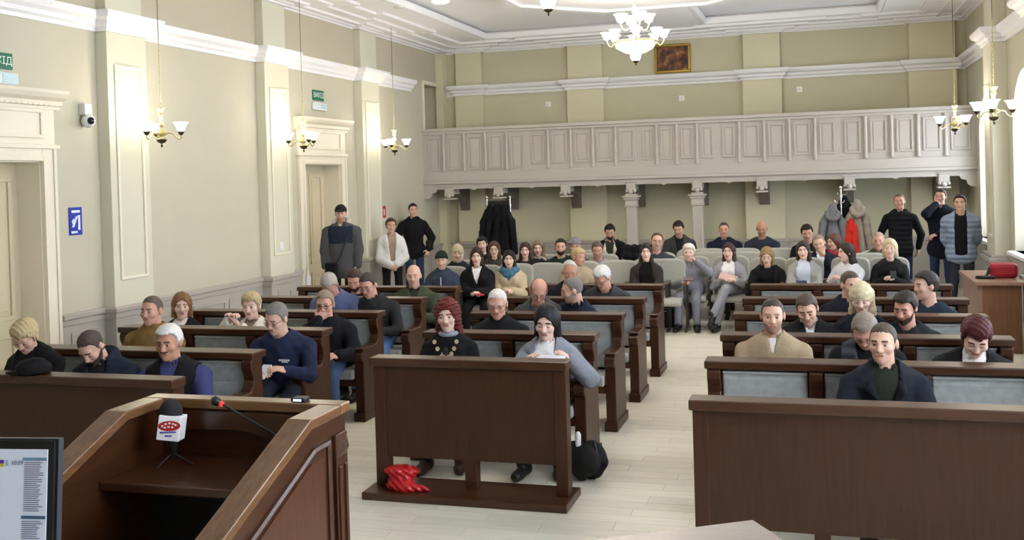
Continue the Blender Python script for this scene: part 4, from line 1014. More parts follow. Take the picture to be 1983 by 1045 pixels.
# middle block
p = person('red-haired woman in black with a large coin necklace, front middle pew', 866, 611, CR[0], .06, 8, 10, 5, 3, 'f', ('curly', '#5e1f1e'), 'pale', ('sweater', '#15151a'), legs='#1b1b20', shoes='#3d2119')
nk = MB(); T, L = p['T'], p['L']
cm = mat('#d9c9a4', .35, metal=.4, var=.1)
for k in range(9):
    t = math.pi*(1.06+.11*(k+.5)*.8); cx = (k-4)*.021; dz = .15-.012*(16-(k-4)**2)*.6
    o = MB().lathe([(.016, 0), (.017, .002), (.016, .004)], (0, 0, 0), 12).build('coin', cm, p['root'], smooth=True)
    q_ = T(cx, .135+.01*(1-abs(cx)*8), L*.62+.0075*(k-4)**2); o.location = tuple(q_); o.rotation_euler = (math.radians(80), 0, 0)
o = MB().lathe([(.02, 0), (.022, .004), (.012, .009)], (0, 0, 0), 16, 1, 1.35).build('pendant', mat('#3b3a40', .3, metal=.5), p['root'], smooth=True); o.location = tuple(T(0, .14, L*.74)); o.rotation_euler = (math.radians(80), 0, 0)
N_ = p['N']; MB().tube([tuple(T(math.cos(t)*.062, .012+math.sin(t)*.062, L+.01)) for t in np.linspace(0, 2*math.pi, 17)], .02, 8).build('neckerchief', mat('#8f95a8', .8, scale=120, var=.5), p['root'], smooth=True)
p = person('black-haired woman in grey cardigan and white rollneck reading a sheet', 1058, 624, CR[0], .12, 2, 2, 14, -3, 'f', ('bob', '#17151a'), 'pale', ('coat', '#82848f', None, (.05, .05, .25)), inner='#e9e7e8t', legs='#1a1a20', eyes='down', hR=(-.10, .34, .26), hL=(.20, .26, .26), hs=1.02)
o = held('paper_sheet', 'white sheet of paper held by the woman in the grey cardigan', 'paper', p, 'R', (.21, .004, .22), '#eceaf0', (.13, .03, -.10), (math.radians(-38), 0, 0))
p = person('white-haired stout man in black turtleneck in the second middle pew', 963, 588, CR[1], .12, 4, 8, 16, 0, 'm', ('buzz', '#cfcac6'), 'red', ('turtle', '#17181d'), eyes='down', glasses='thin', wide=1.12, hs=1.02)
p = person('man with glasses in grey hoodie bowing to his neighbour, third middle pew', 1043, 564, CR[2], .24, 6, 14, 34, -8, 'm', ('balding', '#6d5a4e'), 'red', ('hoodie', '#45464b', 'hood'), eyes='down', glasses='thin')
p = person('greying man in navy blazer turned in profile towards the hoodie man', 1108, 561, CR[2], .18, -30, -72, 14, -8, 'm', ('buzz', '#77706b'), 'fair', ('blazer', '#1c2233', None, None), inner='#15161b', beard='stubble', bc='#a08476', wide=1.08)
p = person('tanned balding man in black jacket with orange lanyard, rear middle pew', 1103, 526, CR[3], .10, 6, 16, 14, 0, 'm', ('receding', '#b9b4b0'), 'tan', ('jacket', '#18191e'), inner='#2a2a30', eyes='down', wide=1.08)
T, L = p['T'], p['L']; MB().tube([tuple(T(-.085, .06, L-.01)), tuple(T(-.07, .14, L*.75)), tuple(T(-.02, .165, L*.5)), tuple(T(.03, .16, L*.7)), tuple(T(.07, .06, L))], .007, 6).build('lanyard', mat('#d2632a', .7), p['root'])
p = person('white-haired man with glasses in dark grey sweater hunched over, rear middle pew', 1166, 537, CR[3], .26, -10, -24, 36, -6, 'm', ('thick', '#cfcdca'), 'red', ('sweater', '#37393e'), eyes='down', glasses='thin', wide=1.15)
# right block
p = person('man with crew cut in navy zip jacket and dark green shirt, front right pew', 1710, 664, RR[0], .05, 0, -16, 3, 0, 'm', ('buzz', '#4a4039'), 'fair', ('jacket', '#1c1f2a', None, (.12, .03, .34)), inner='#24291f', wide=1.0, hs=.95)
lapels(p, '#16181f', z0=.5)
p = person('stubbly man in beige zip-neck sweater, second right pew', 1496, 611, RR[1], .05, 0, 2, 4, 0, 'm', ('buzz', '#3f3631'), 'fair', ('zip', '#a08b72', None, (.70, .0, .42)), inner='#dcd6d2', beard='stubble', bc='#9c7c6c', wide=1.1)
p = person('grey-haired man with glasses bowing, grey quilted vest over black, second right pew', 1675, 640, RR[1], .26, -4, -10, 44, 0, 'm', ('short', '#85776c'), 'red', ('vest', '#474b55', 'quilt'), inner='#18191d', eyes='down', glasses='thin')
p = person('dark-red-haired woman in black blazer bowing over, right end of second pew', 1890, 652, RR[1], .22, -6, -6, 36, -6, 'f', ('shortf', '#47161c'), 'pale', ('blazer', '#17171b'), inner='#f0edf0', eyes='down', wide=1.25, hs=1.06)
p = person('brown-haired man in black zip jacket looking down, third right pew left seat', 1563, 598, RR[2], .20, 2, -4, 26, 6, 'm', ('short', '#51423a'), 'fair', ('jacket', '#16171b', None, (.62, .0, .5)), inner='#d8dade', eyes='down')
p = person('long-haired blond woman with fringe in navy, middle of third right pew', 1668, 577, RR[2], .12, -4, -8, 18, 0, 'f', ('bangs', '#c6b898'), 'pale', ('sweater', '#1a1e2b'), eyes='down')
p = person('dark-haired bearded man in black sweater, right seat of third right pew', 1753, 596, RR[2], .16, -10, -28, 18, -4, 'm', ('thick', '#2b211e'), 'red', ('sweater', '#1f2126'), eyes='down', beard='full', bc='#3a2a26', wide=1.1)
p = person('crew-cut man in dark navy jacket behind the blond fringe woman', 1647, 551, RR[3], .08, 0, 30, 10, 0, 'm', ('buzz', '#4c4038'), 'fair', ('jacket', '#181b26', None, None), eyes='down')
p = person('dark-haired man in teal-navy sweater turned in profile, fourth right pew', 1793, 553, RR[3], .05, -25, -66, 4, 0, 'm', ('thick', '#2f2a2a'), 'fair', ('sweater', '#212c3c'), wide=1.08)
# chairs, front row
def ch(inf, lab, dy=.16, rz=0.): chair(inf['O'][0], inf['O'][1]+dy, rz, 'grey auditorium chair under '+lab); return inf
G = dict(seat=.42)
p = ch(person('elderly woman in dark knit beanie and blue quilted jacket at the left aisle', 855, 505, 12.55, .06, 12, 14, 4, 0, 'f', None, 'dim', ('down', '#333b4b', None, None), arms='clasp', hs=.92, **G), 'the woman in the knit beanie'); hat(p, 'beanie', '#1e2a28')
MB().tube([tuple(p['T'](0, .158, p['L']*.1)), tuple(p['T'](0, .165, p['L']*.5)), tuple(p['T'](0, .155, p['L']*.85))], .008, 6).build('zip_trim', mat('#b9bcc2', .6), p['root'])
p = ch(person('brown-haired woman in black puffer coat and white top holding a red phone', 923, 497, 12.75, .05, 12, 14, 2, 0, 'f', ('long', '#2b1e1c'), 'pale', ('down', '#16161a', None, (.5, .0, .6)), inner='#e6e2e2', legs='#141418', arms='clasp', hs=.95, **G), 'the woman in the black puffer coat')
held('phone', 'red phone on the lap of the woman in the black puffer coat', 'phone', p, 'R', (.08, .15, .01), '#c0232d', (.02, .0, -.02), (math.radians(10), 0, .8))
p = ch(person('dark-haired woman in beige coat with blue patterned scarf', 986, 502, 12.95, .05, 10, 12, 2, 0, 'f', ('long', '#16141a'), 'pale', ('coat', '#b9a88c', None, None), legs='#6b7fae', arms='clasp', hs=.95, **G), 'the woman in the blue scarf'); neck_scarf(p, '#41657f', mat('#3f6a86', .9, scale=35, var=.5))
p = ch(person('blond woman in beige trench turned sideways behind the middle pews', 1120, 497, 13.3, .05, 35, 62, 10, 0, 'f', ('shortf', '#b59a74'), 'red', ('coat', '#a3937a', None, None), hs=.93, **G), 'the blond woman in the trench')
p = ch(person('dark-haired woman in dark brown blazer sitting upright with folded hands', 1251, 489, 13.6, .05, 4, 8, -2, 0, 'f', ('longfront', '#2b1f1e'), 'pale', ('blazer', '#332c2a'), inner='#101012', arms='clasp', hs=.95, **G), 'the woman in the brown blazer')
p = ch(person('woman with short white hair in pale grey trouser suit holding a phone', 1334, 489, 14.0, .04, 0, 4, 0, 0, 'f', ('pixie', '#d9d4cc'), 'pale', ('blazer', '#85858f', None, (.72, .0, .5)), inner='#8e8e99', legs='#82838f', hR=(-.05, .33, .13), hL=(.12, .22, .40), hs=.97, arms=((0, 0, 0), (0, 0, 0), .9), **G), 'the white-haired woman in pale grey')
held('phone', 'dark phone in the hand of the white-haired woman', 'phone', p, 'R', (.14, .075, .01), '#3a2030', (.03, 0, .02))
p = ch(person('brown-haired woman in light grey suit and white shirt, legs crossed, holding papers', 1411, 487, 14.05, .04, -4, -8, 2, 0, 'f', ('longfront', '#3d2620'), 'pale', ('blazer', '#9a9ba1'), inner='#efedf0', legs='#93939a', arms=((-.06, .30, .14), (.12, .32, .14), .7), cross=True, hs=.95, **G), 'the woman in the light grey suit')
held('folder', 'pink and white papers on the lap of the light grey suit woman', 'papers', p, 'R', (.24, .02, .16), '#cfa9a4', (.02, -.06, .0), (math.radians(-68), .25, 0))
p = ch(person('woman with long wavy light brown hair looking down, black leather jacket', 1485, 496, 13.75, .12, 0, -2, 18, 0, 'f', ('wavy', '#8f7350'), 'pale', ('jacket', '#17171a', None, (.1, .04, .25)), inner='#141417', eyes='down', hs=.95, **G), 'the wavy-haired woman in leather')
p = ch(person('dark-haired woman in light grey blazer and blue shirt behind the rear right pew', 1555, 485, 13.7, .05, 0, -3, 2, 3, 'f', ('longfront', '#2e2422'), 'pale', ('blazer', '#9b9b98'), inner='#c3cad8', arms='clasp', hs=.95, **G), 'the woman in the light grey blazer')
held('phone', 'dark phone held by the light grey blazer woman', 'phone', p, 'L', (.13, .07, .01), '#2a3048', (0, 0, .02))
p = ch(person('woman with long straight dark hair in white sweater, turned away in profile', 1638, 488, 13.7, .05, -30, -62, 6, 0, 'f', ('long', '#2f2625'), 'pale', ('sweater', '#c9c9cf'), arms='phone', hs=.95, **G), 'the woman in the white sweater', rz=-.3)
p = ch(person('blond bob woman in black dress looking straight ahead, right end of the chairs', 1723, 481, 13.7, .05, -6, -8, 0, 0, 'f', ('bob', '#c4b394'), 'pale', ('sweater', '#18181c'), arms='phone', hs=.98, **G), 'the blond woman in the black dress')
held('phone', 'phone held low by the blond woman in the black dress', 'phone', p, 'R', (.07, .14, .01), '#20242c', (.04, 0, .02))
# chairs, second row
p = ch(person('elderly woman in beige headscarf and dark coat, far left of second chair row', 886, 491, 13.55, .05, 14, 16, 2, 0, 'f', None, 'dim', ('coat', '#1f232c', None, None), hs=.93, **G), 'the woman in the headscarf'); hat(p, 'scarf', '#b3a68c')
p = ch(person('black-haired woman half hidden behind the puffer coat woman', 934, 473, 14.45, .05, 10, 14, 2, 6, 'f', ('pixie', '#191619'), 'pale', ('sweater', '#1c1c20'), hs=.93, **G), 'the half-hidden black-haired woman')
p = ch(person('long-haired woman with glasses between the puffer coat and blue scarf women', 957, 483, 13.95, .05, 10, 14, 2, 0, 'f', ('long', '#4a3528'), 'pale', ('sweater', '#3b3a30'), glasses='thin', hs=.93, **G), 'the long-haired woman with glasses')
p = ch(person('brown-haired woman in black left of the pale brown-haired woman', 1017, 485, 14.2, .05, 8, 10, 2, 0, 'f', ('long', '#3c2a24'), 'pale', ('jacket', '#1a1a1e'), inner='#2a2a2e', hs=.93, **G), 'the brown-haired woman in black')
p = ch(person('woman with straight light brown hair next to the bearded man in green', 1042, 481, 14.5, .05, 8, 12, 2, 0, 'f', ('long', '#7c6654'), 'pale', ('sweater', '#222227'), hs=.95, **G), 'the light brown-haired woman')
p = ch(person('dark-haired bearded man in dark green sweater in the second chair row', 1086, 478, 14.5, .05, 6, 12, 4, 0, 'm', ('short', '#211a18'), 'fair', ('sweater', '#1f3029'), beard='full', bc='#3a2a24', **G), 'the bearded man in green')
p = ch(person('woman in grey knit hat behind the blond trench coat woman', 1114, 477, 14.6, .05, 6, 10, 6, 0, 'f', None, 'fair', ('sweater', '#55555c'), hs=.93, **G), 'the woman in the grey knit hat'); hat(p, 'beanie', '#7c7a83')
p = ch(person('grinning man in light grey sweatshirt looking down, second chair row', 1157, 484, 14.5, .10, 4, 8, 16, 0, 'm', ('short', '#5a4c46'), 'red', ('sweater', '#9a9a9c'), eyes='down', wide=1.08, **G), 'the man in the grey sweatshirt')
p = ch(person('heavy man with glasses in dark blue-grey sweater tilting his head', 1272, 468, 14.75, .05, 4, 12, 2, -8, 'm', ('receding', '#4b3a34'), 'fair', ('sweater', '#3a3f4a'), glasses='thin', wide=1.2, hs=1.05, **G), 'the heavy man with glasses')
p = ch(person('crew-cut man covering his mouth with his hand, dark suit', 1586, 471, 14.7, .12, 0, -4, 14, 10, 'm', ('buzz', '#8f7766'), 'fair', ('blazer', '#1b2033', None, (.4, .0, .4)), inner='#dfe3ec', hL='mouth', eyes='down', arms='lap', **G), 'the man covering his mouth')
p = ch(person('smiling brown-haired woman in profile with red-black patterned top', 1615, 469, 14.9, .05, -20, -52, 4, 6, 'f', ('bob', '#5a3b2c'), 'fair', ('sweater', '#2a1a1d'), hs=.93, **G), 'the smiling woman in profile'); neck_scarf(p, '#a12a2c', mat('#8f2427', .9, scale=30, var=.6))
p = ch(person('greying man in camouflage behind the blond bob woman', 1701, 466, 14.8, .05, -4, -8, 6, 0, 'm', ('buzz', '#a08c7e'), 'red', ('jacket', '#464b40', None, None), **G), 'the man in camouflage')
# chairs, third row
p = ch(person('dark-haired man grinning downwards in black shirt near the right coat rack', 1563, 451, 15.7, .10, 0, 4, 16, 6, 'm', ('thick', '#15110f'), 'red', ('sweater', '#15161a'), eyes='down', **G), 'the grinning dark-haired man')
p = ch(person('bearded man in black jacket with white fleece collar looking down', 1181, 449, 16.4, .10, 4, 8, 22, 0, 'm', ('thick', '#120f0f'), 'red', ('coat', '#131317', None, (.0, .05, .2)), inner='#33382f', eyes='down', beard='full', bc='#181212', **G), 'the man with the fleece collar'); lapels(p, '#cfc6b6', z0=.3, fur=True)
p = ch(person('dark-haired young man in grey coat looking at a phone between the columns', 1314, 443, 16.4, .10, 2, -2, 20, 0, 'm', ('thick', '#1d1716'), 'fair', ('coat', '#3a3b3d', None, (.4, .0, .4)), inner='#1a1a1d', eyes='down', hR=(-.05, .27, .24), hL=(.05, .29, .22), arms=((0, 0, 0), (0, 0, 0), .85), **G), 'the young man with a phone')
held('phone', 'black phone held up by the young man between the columns', 'phone', p, 'R', (.075, .012, .15), '#15161a', (.03, 0, .05), (math.radians(20), 0, 0))
p = ch(person('broad man with short dark hair in navy jacket right of the columns', 1402, 445, 16.3, .05, 0, 2, 4, 0, 'm', ('buzz', '#4a3c36'), 'red', ('jacket', '#1a1e30', None, (.6, .0, .3)), inner='#232a44', wide=1.15, **G), 'the broad man in navy')
p = ch(person('bald man in slate blue jacket looking down, right of the columns', 1475, 443, 16.3, .06, 0, 2, 14, 0, 'm', ('bald', '#8a7468'), 'tan', ('sweater', '#2b2f3d'), eyes='down', wide=1.18, **G), 'the bald man in slate blue')
# empty chairs that show between the sitters
for px, py, Y, lab in ((1057, 508, 13.2, 'empty grey chair right of the blue scarf woman'), (1197, 504, 13.55, 'empty grey chair left of the brown blazer woman'), (1290, 504, 13.75, 'empty grey chair between the brown blazer and white-haired women'),
                       (1372, 492, 14.95, 'empty grey chair behind the light grey suit woman, left one'), (1442, 492, 14.95, 'empty grey chair behind the light grey suit woman, right one'), (1145, 489, 15.5, 'empty grey chair behind the grey sweatshirt man'),
                       (1233, 487, 15.5, 'empty grey chair with a dark coat over it'), (1372, 483, 15.6, 'empty grey chair right of the right column'), (1440, 484, 15.6, 'empty grey chair before the bald man'), (1682, 489, 14.55, 'empty grey chair left of the blond bob woman'),
                       (1507, 484, 15.6, 'empty grey chair above the wavy-haired woman'), (1340, 486, 15.5, 'empty grey chair behind the white-haired woman')):
    q = at(px, py, Y); chair(q[0], Y, 0, lab)
q = at(1233, 487, 15.5)
s_ = SDF((-.3, -.12, -.3), (.3, .25, .1), .018); s_.cap((-.2, .1, .0), (.2, .1, .0), .075, .075, k=0); s_.cap((-.18, .04, -.1), (.18, .04, -.14), .06, .06, k=.05); s_.wrinkle(.01, 26, 3)
t = empty('draped_coat', (q[0], 15.5, .95), 'black coat draped over the back of a grey chair', 'coat'); mesh_obj('coat_body', [(*s_.mesh(), 0)], [cloth('#17171b')], t)
# standing
p = person('large man in cap and two-tone grey jacket standing before the left door', 660, 414, 13.5, .03, 16, 20, 2, 0, 'm', ('short', '#4a3c34'), 'fair', ('down', '#4b4b4f', None, (.80, .0, .5)), inner='#c9c4ba', legs='#16171b', stand=.88, arms='pockets', wide=1.18, beard='stubble', bc='#a88571', hs=.98); hat(p, 'cap', '#26262a')
T, L = p['T'], p['L']
s_ = SDF(p['lo'], p['hi'], .016); p['torso'](s_, .033); X_, Y_, Z_ = s_.grid(); cc = (X_-p['P'][0])*p['up'][0]+(Y_-p['P'][1])*p['up'][1]+(Z_-p['P'][2])*p['up'][2]
s_.F = np.maximum(np.maximum(s_.F, L*.55-cc), cc-(L-.03)).astype(np.float32); s_.F = np.maximum(s_.F, np.abs((X_-p['P'][0])*p['sT'][0]+(Y_-p['P'][1])*p['sT'][1]+(Z_-p['P'][2])*p['sT'][2])-p['ws']*.86).astype(np.float32); mesh_obj('navy_yoke', [(*s_.mesh(), 0)], [cloth('#20283a')], p['root'])
s_ = SDF(p['N']-.2, p['N']+.2, .012)
for k in range(10):
    a0, a1 = [p['N']+p['sT']*math.cos(t)*.105+p['fT']*(-.03+math.sin(t)*.10)+p['up']*(.03-.03*math.sin(t)) for t in (math.pi*(-.15+1.3*k/10)+math.pi, math.pi*(-.15+1.3*(k+1)/10)+math.pi)]
    s_.cap(a0, a1, .034, .034, k=.01)
mesh_obj('hood_lining', [(*s_.mesh(), 0)], [cloth('#cbc7bf')], p['root'])
b = MB(); b.tube([tuple(T(.13, .17, L*.8)), tuple(T(.02, .205, L*.3)), tuple(T(-.10, .215, L*.02))], .014, 6); b.build('bag_strap', BLACKM, p['root'])
b = MB().box(-.10, .10, -.035, .035, -.13, .13).build('shoulder_bag', cloth('#1a1a1e'), None, bevel=.03); b.location = tuple(p['O']+T(-.12, .235, -.04)); tag(b, 'black shoulder bag hanging at the front of the man in the cap', 'bag')
p = person('short-haired woman in white puffer jacket leaning on the left wall', 757, 437, 15.35, .03, 30, 34, 2, 0, 'f', ('thick', '#4d3a2c'), 'fair', ('down', '#dcdcdd', None, (.0, .035, .16)), inner='#a58c7e', legs='#1d1c1e', stand=.83, arms='front')
p = person('tall dark-haired man in black hooded coat leaning on the left wall', 800, 407, 16.75, .03, 28, 34, 2, 0, 'm', ('short', '#1d1818'), 'fair', ('coat', '#16161a', 'hood', None), legs='#2f3c58', stand=.88, arms='pockets')
b = MB().box(-.05, .05, -.08, .08, -.09, .09).build('shoulder_bag', BLACKM, None, bevel=.02); b.location = tuple(p['O']+p['T'](.27, .06, .08)); tag(b, 'small black bag at the hip of the tall man in the black coat', 'bag')
p = person('man in black quilted vest over dark sleeves standing by the right coat rack', 1742, 390, 16.7, .03, -4, -8, 2, 0, 'm', ('buzz', '#6a5a50'), 'red', ('vest', '#17181d', 'quilt', None), inner='#15161b', legs='#24304e', stand=.85, arms=((-.25, -.06, -.02), (.25, -.06, -.02), .5), wide=1.04)
p = person('man in navy jumper with hand on his face standing beside the right wall', 1821, 381, 16.5, .03, -8, -14, 2, -4, 'm', ('short', '#2f2622'), 'fair', ('jacket', '#191d2c', None, None), legs='#2b3a5c', stand=.86, hR='mouth', hL=(-.05, .22, .22), arms=((0, 0, 0), (0, 0, 0), .7))
p = person('man in open pale blue quilted jacket and black shirt, by the window', 1859, 393, 15.9, .03, -6, -12, 2, 0, 'm', ('short', '#2a2220'), 'fair', ('down', '#8796ad', 'quilt', (.0, .08, .0)), inner='#15151a', legs='#2f3440', stand=.84, arms='back', wide=1.06)
# ------------------------------------------------------------------ coat racks
def coat(name, label, c, col, r=(.2, .12, .42), seed=1, amp=.012, kind='plain', tail=1.0):
    s = SDF((-.45, -.3, -1.35), (.45, .3, .15), .018); w_ = r[0]
    s.cap((0, 0, -.02), (0, 0, -.14), .06, .09, k=0)
    hood = kind == 'hood'; kind = 'plain' if hood else kind
    for i_ in range(5):
        t_ = i_/4; s.ell((0, .02*(i_ % 2), -.16-r[2]*1.5*t_*tail), (w_*(.42+.62*t_), r[1]*(.55+.45*t_), .17), k=.05)
    s.wrinkle(amp*.4, 16, seed); gx, gy, gz = s.grid(); s.F += (.011*np.sin(gx*46+seed+gz*2)*np.clip(-gz*2.2, 0, 1)+0*gy).astype(np.float32)
    t = empty(name, tuple(c), label, 'coat'); mesh_obj('coat_body', [(*s.mesh(), 0)], [cloth(col, kind, .4)], t)
    for q in (-1, 1):
        a = SDF((-.45, -.3, -1.0), (.45, .3, .1), .016); zz_ = -.78*min(1, r[2]/.42)
        a.cap((q*.045, -.02, -.07), (q*w_*.85, -.04, -.26), .045, .062, k=.03); a.cap((q*w_*.85, -.04, -.26), (q*w_*1.3, -.08, zz_), .062, .05, k=.02); a.wrinkle(.006, 40, seed)
        mesh_obj('sleeve', [(*a.mesh(), 0)], [cloth(col, kind, .4)], t)
    if hood:
        a = SDF((-.3, -.3, -.4), (.3, .3, .2), .014)
        for k_ in range(8): a.cap(*[(math.cos(t_)*.085, -.07-.05*math.sin(t_), -.10-.10*math.sin(t_)) for t_ in (math.pi*k_/8, math.pi*(k_+1)/8)], .038, .038, k=.02)
        a.wrinkle(.006, 40, seed+1); mesh_obj('hood', [(*a.mesh(), 0)], [cloth(col, kind, .4)], t)
    return t
def rack(x, y, h, wide, label):
    t = empty('coat_rack', (x, y, 0), label, 'coat rack')
    for q in ((0, wide) if wide else (0,)):
        MB().tube([(q, 0, .04), (q, 0, h)], .014, 10).build('pole', CHROME, t, smooth=True)
        MB().ball((q, 0, h+.02), .026, 12).build('knob', CHROME, t, smooth=True)
        for z in (h-.12, h-.28): MB().tube([(q, 0, z-.015), (q, 0, z+.015)], .022, 10).build('collar', CHROME, t, smooth=True)
        MB().box(q-.02, q+.02, -.25, .25, 0, .04).build('foot', CHROME, t)
    if wide:
        MB().tube([(0, 0, h-.06), (wide, 0, h-.06)], .012, 8).build('cross_bar', BLACKM, t)
        MB().box(0, wide, -.008, .008, h-.2, h-.04).build('shelf_panel', BLACKM, t)
    for k in range(5 if wide else 6):
        a = k*math.pi/3; x0 = (wide or .01)*(k+.5)/5 if wide else 0
        d = (0, -1) if wide else (math.cos(a), math.sin(a)); z = h-.16 if wide else h-.1-.12*(k % 2)
        MB().tube([(x0, 0, z), (x0+d[0]*.08, d[1]*.08, z+.01), (x0+d[0]*.10, d[1]*.10, z+.045)], .007, 6).build('hook', CHROME, t, smooth=True)
    return t
q = at(943, 390, 16.9); rack(q[0], 16.9, 1.76, .42, 'chrome coat rack loaded with black coats at the left')
for k, (dx, col, rr_) in enumerate(((.08, '#15151a', .13), (.22, '#121217', .16), (.36, '#14141a', .15))):
    coat('hanging_coat', ('black coat hanging on the left rack, nearest its pole', 'long black coat in the middle of the left rack', 'bulky black coat at the right end of the left rack')[k], (q[0]+dx, 16.82-.02*k, 1.62), col, (rr_, .14, .5), k+1)
coat('hanging_coat', 'striped dark grey puffer jacket hanging left of the rack pole', (q[0]-.03, 16.98, 1.42), '#4c4c52', (.10, .12, .38), 5, kind='quilt')
q = at(1628, 370, 16.7); rack(q[0], 16.7, 1.79, 0, 'slim chrome coat stand at the right under grey and beige coats')
coat('hanging_coat', 'light grey coat hanging on the left of the chrome stand', (q[0]-.13, 16.66, 1.52), '#77777c', (.17, .13, .42), 7, kind='hood')
coat('hanging_coat', 'black coat hanging behind the pole of the chrome stand', (q[0]+.05, 16.8, 1.64), '#17171b', (.12, .12, .45), 8)
coat('hanging_coat', 'beige coat hanging on the right of the chrome stand', (q[0]+.24, 16.72, 1.58), '#9a9184', (.14, .13, .4), 9, kind='hood')
coat('hanging_coat', 'bright red garment hanging between the black and beige coats', (q[0]+.14, 16.62, 1.28), '#c93226', (.05, .06, .3), 11)
# ------------------------------------------------------------------ bags, cap, bottle
def strap(t, pts, r=.008, col='#151518', name='strap'): MB().tube(pts, r, 6).build(name, mat(col, .5), t, smooth=True)
t = soft('tote_bag', 'black crumpled tote bag on the floor beside the front middle pew', 'bag', (-1.60, 6.86, .125), (.12, .11, .135), '#121214', 4, .045, 24, extra=lambda s: (s.cap((.04, 0, .03), (.13, -.02, .0), .045, .02, k=.04), s.cap((-.07, 0, .05), (-.08, 0, .13), .04, .025, k=.04)), m=mat('#101013', .7, scale=40, bump=.3))
strap(t, [(-.02, -.05, .18), (.0, -.03, .27), (.07, -.02, .27), (.1, -.05, .16)])
MB().lathe([(.02, .2), (.022, .31), (.012, .33)], (-.05, .0, 0), 12).build('bottle_neck', mat('#e5e5e8', .2, var=0), t, smooth=True)
ex = lambda s: s.cap((.05, -.02, -.05), (.2, -.02, -.06), .05, .015, k=.04)
soft('red_bag', 'crumpled shiny red bag lying on the foot of the middle screen', 'bag', (-2.73, 6.26, .125), (.11, .09, .085), '#b01c22', 9, .022, 30, h=.009, extra=ex, m=mat('#b5161e', .3, scale=30, bump=.3, spec=.5))
q = at(62, 706, 5.42)
t = empty('flat_cap', (q[0], 5.43, RH), 'black cap lying on the rail of the left screen', 'cap'); s_ = SDF((-.16, -.2, -.02), (.16, .2, .16), .009); s_.ell((0, 0, .03), (.11, .11, .075), k=0); s_.F = np.maximum(s_.F, (.003-s_.grid()[2]+0*s_.grid()[0]+0*s_.grid()[1]).astype(np.float32)); s_.wrinkle(.004, 40, 2)
mesh_obj('crown', [(*s_.mesh(), 0)], [cloth('#141417')], t)
s_ = SDF((-.25, -.2, -.02), (.16, .2, .08), .009); s_.ell((-.10, -.03, .012), (.08, .075, .011), k=0); mesh_obj('brim', [(*s_.mesh(), 0)], [cloth('#141417')], t)
q = onz(1300, 630, 0)
t = empty('handbag', (q[0], 13.95, 0), 'upright black handbag on the floor beside the white-haired woman', 'bag'); MB().box(-.10, .10, -.07, .07, .0, .26).build('body', mat('#16161a', .35), t, bevel=.02)
MB().tube([(-.06, 0, .25), (-.05, 0, .36), (.05, 0, .36), (.06, 0, .25)], .007, 6).build('handle', BLACKM, t, smooth=True); MB().box(-.05, .05, -.075, -.068, .22, .235).build('clasp', CHROME, t)
q = onz(1316, 632, 0)
t = empty('bottle', (q[0], q[1]+.1, 0), 'small clear bottle with yellow cap by the black handbag', 'bottle'); MB().lathe([(.028, 0), (.03, .02), (.03, .12), (.013, .15), (.013, .17)], (0, 0, 0), 14).build('body', mat('#cdd6cf', .1, var=0), t, smooth=True); MB().lathe([(.016, .17), (.016, .2)], (0, 0, 0), 12).build('cap', mat('#d6cf3a', .4, var=0), t, smooth=True)
t = empty('red_bag', (1.99, 12.8, .80), 'dark red rectangular bag with black strap on the right desk', 'bag'); MB().box(-.145, .145, -.09, .09, 0, .17).build('body', mat('#a0202f', .5, scale=40, bump=.2), t, bevel=.045)
MB().tube([(-.14, -.0, .12), (-.17, -.03, .05), (-.2, -.07, .02), (-.25, -.1, .02), (-.3, -.13, .018), (-.25, -.16, .018), (-.12, -.16, .018)], .018, 6).build('strap', BLACKM, t)
q = at(583, 555, 12.95)
t = empty('sanitizer_bottle', (XL+.09, 13.22, .60), 'white pump bottle fixed to the frame of the second left door', 'bottle')
MB().lathe([(.038, 0), (.04, .02), (.04, .16), (.016, .19), (.013, .24)], (0, 0, 0), 14).build('body', mat('#e8e9ec', .4, var=0), t, smooth=True); MB().box(-.045, -.03, -.04, .04, 0, .17).build('bracket', mat('#e8e9ec', .4, var=0), t); MB().tube([(0, 0, .24), (0, 0, .27), (.035, -.02, .265)], .007, 6).build('pump', mat('#e8e9ec', .4, var=0), t, smooth=True)
# ------------------------------------------------------------------ wall fittings
def wallx(px, py): d = at(px, py, 1.)-CP; p = CP+d*(XL/d[0]); return p
def exit_sign(px, py, lab):
    p = wallx(px, py); t = empty('exit_sign', (XL, p[1], p[2]), lab, 'exit sign')
    MB().box(0, .02, -.17, .17, -.02, .13).build('plate', mat('#1f6a50', .5, var=0), t)
    text('lettering', 'ВИХІД', .10, mat('#dff0e6', .5, var=0), t, frameM((.0215, 0, .055), (0, 1, 0), (0, 0, 1)), .0006)
    MB().box(0, .06, -.2, .2, -.17, -.05).build('lamp_housing', mat('#d5dde0', .3), t, bevel=.015); MB().box(.06, .064, -.0, .18, -.155, -.065).build('diffuser', mat('#bcd3da', .3), t)
exit_sign(615, 192, 'green exit sign with white emergency lamp above the second left door')
exit_sign(-6, 128, 'green exit sign cut by the left edge of the photo')
p = wallx(175, 232); t = empty('security_camera', (XL, 8.72, p[2]), 'white dome security camera on the wall left of the nearest pilaster', 'camera')
MB().box(0, .08, -.055, .055, .04, .16).build('mount', mat('#d6d6d4', .4), t, bevel=.008); MB().ball((.07, 0, -.02), .07, 18).build('dome', mat('#d9d9da', .3), t, smooth=True); MB().ball((.115, -.02, -.02), .04, 14).build('lens', mat('#1b1c22', .1), t, smooth=True)
p = wallx(145, 428); t = empty('blue_sign', (XL, p[1], p[2]), 'blue evacuation sign with white pictogram on the left wall', 'sign')
MB().box(0, .012, -.09, .09, -.14, .14).build('plate', mat('#2436a4', .4, var=0), t)
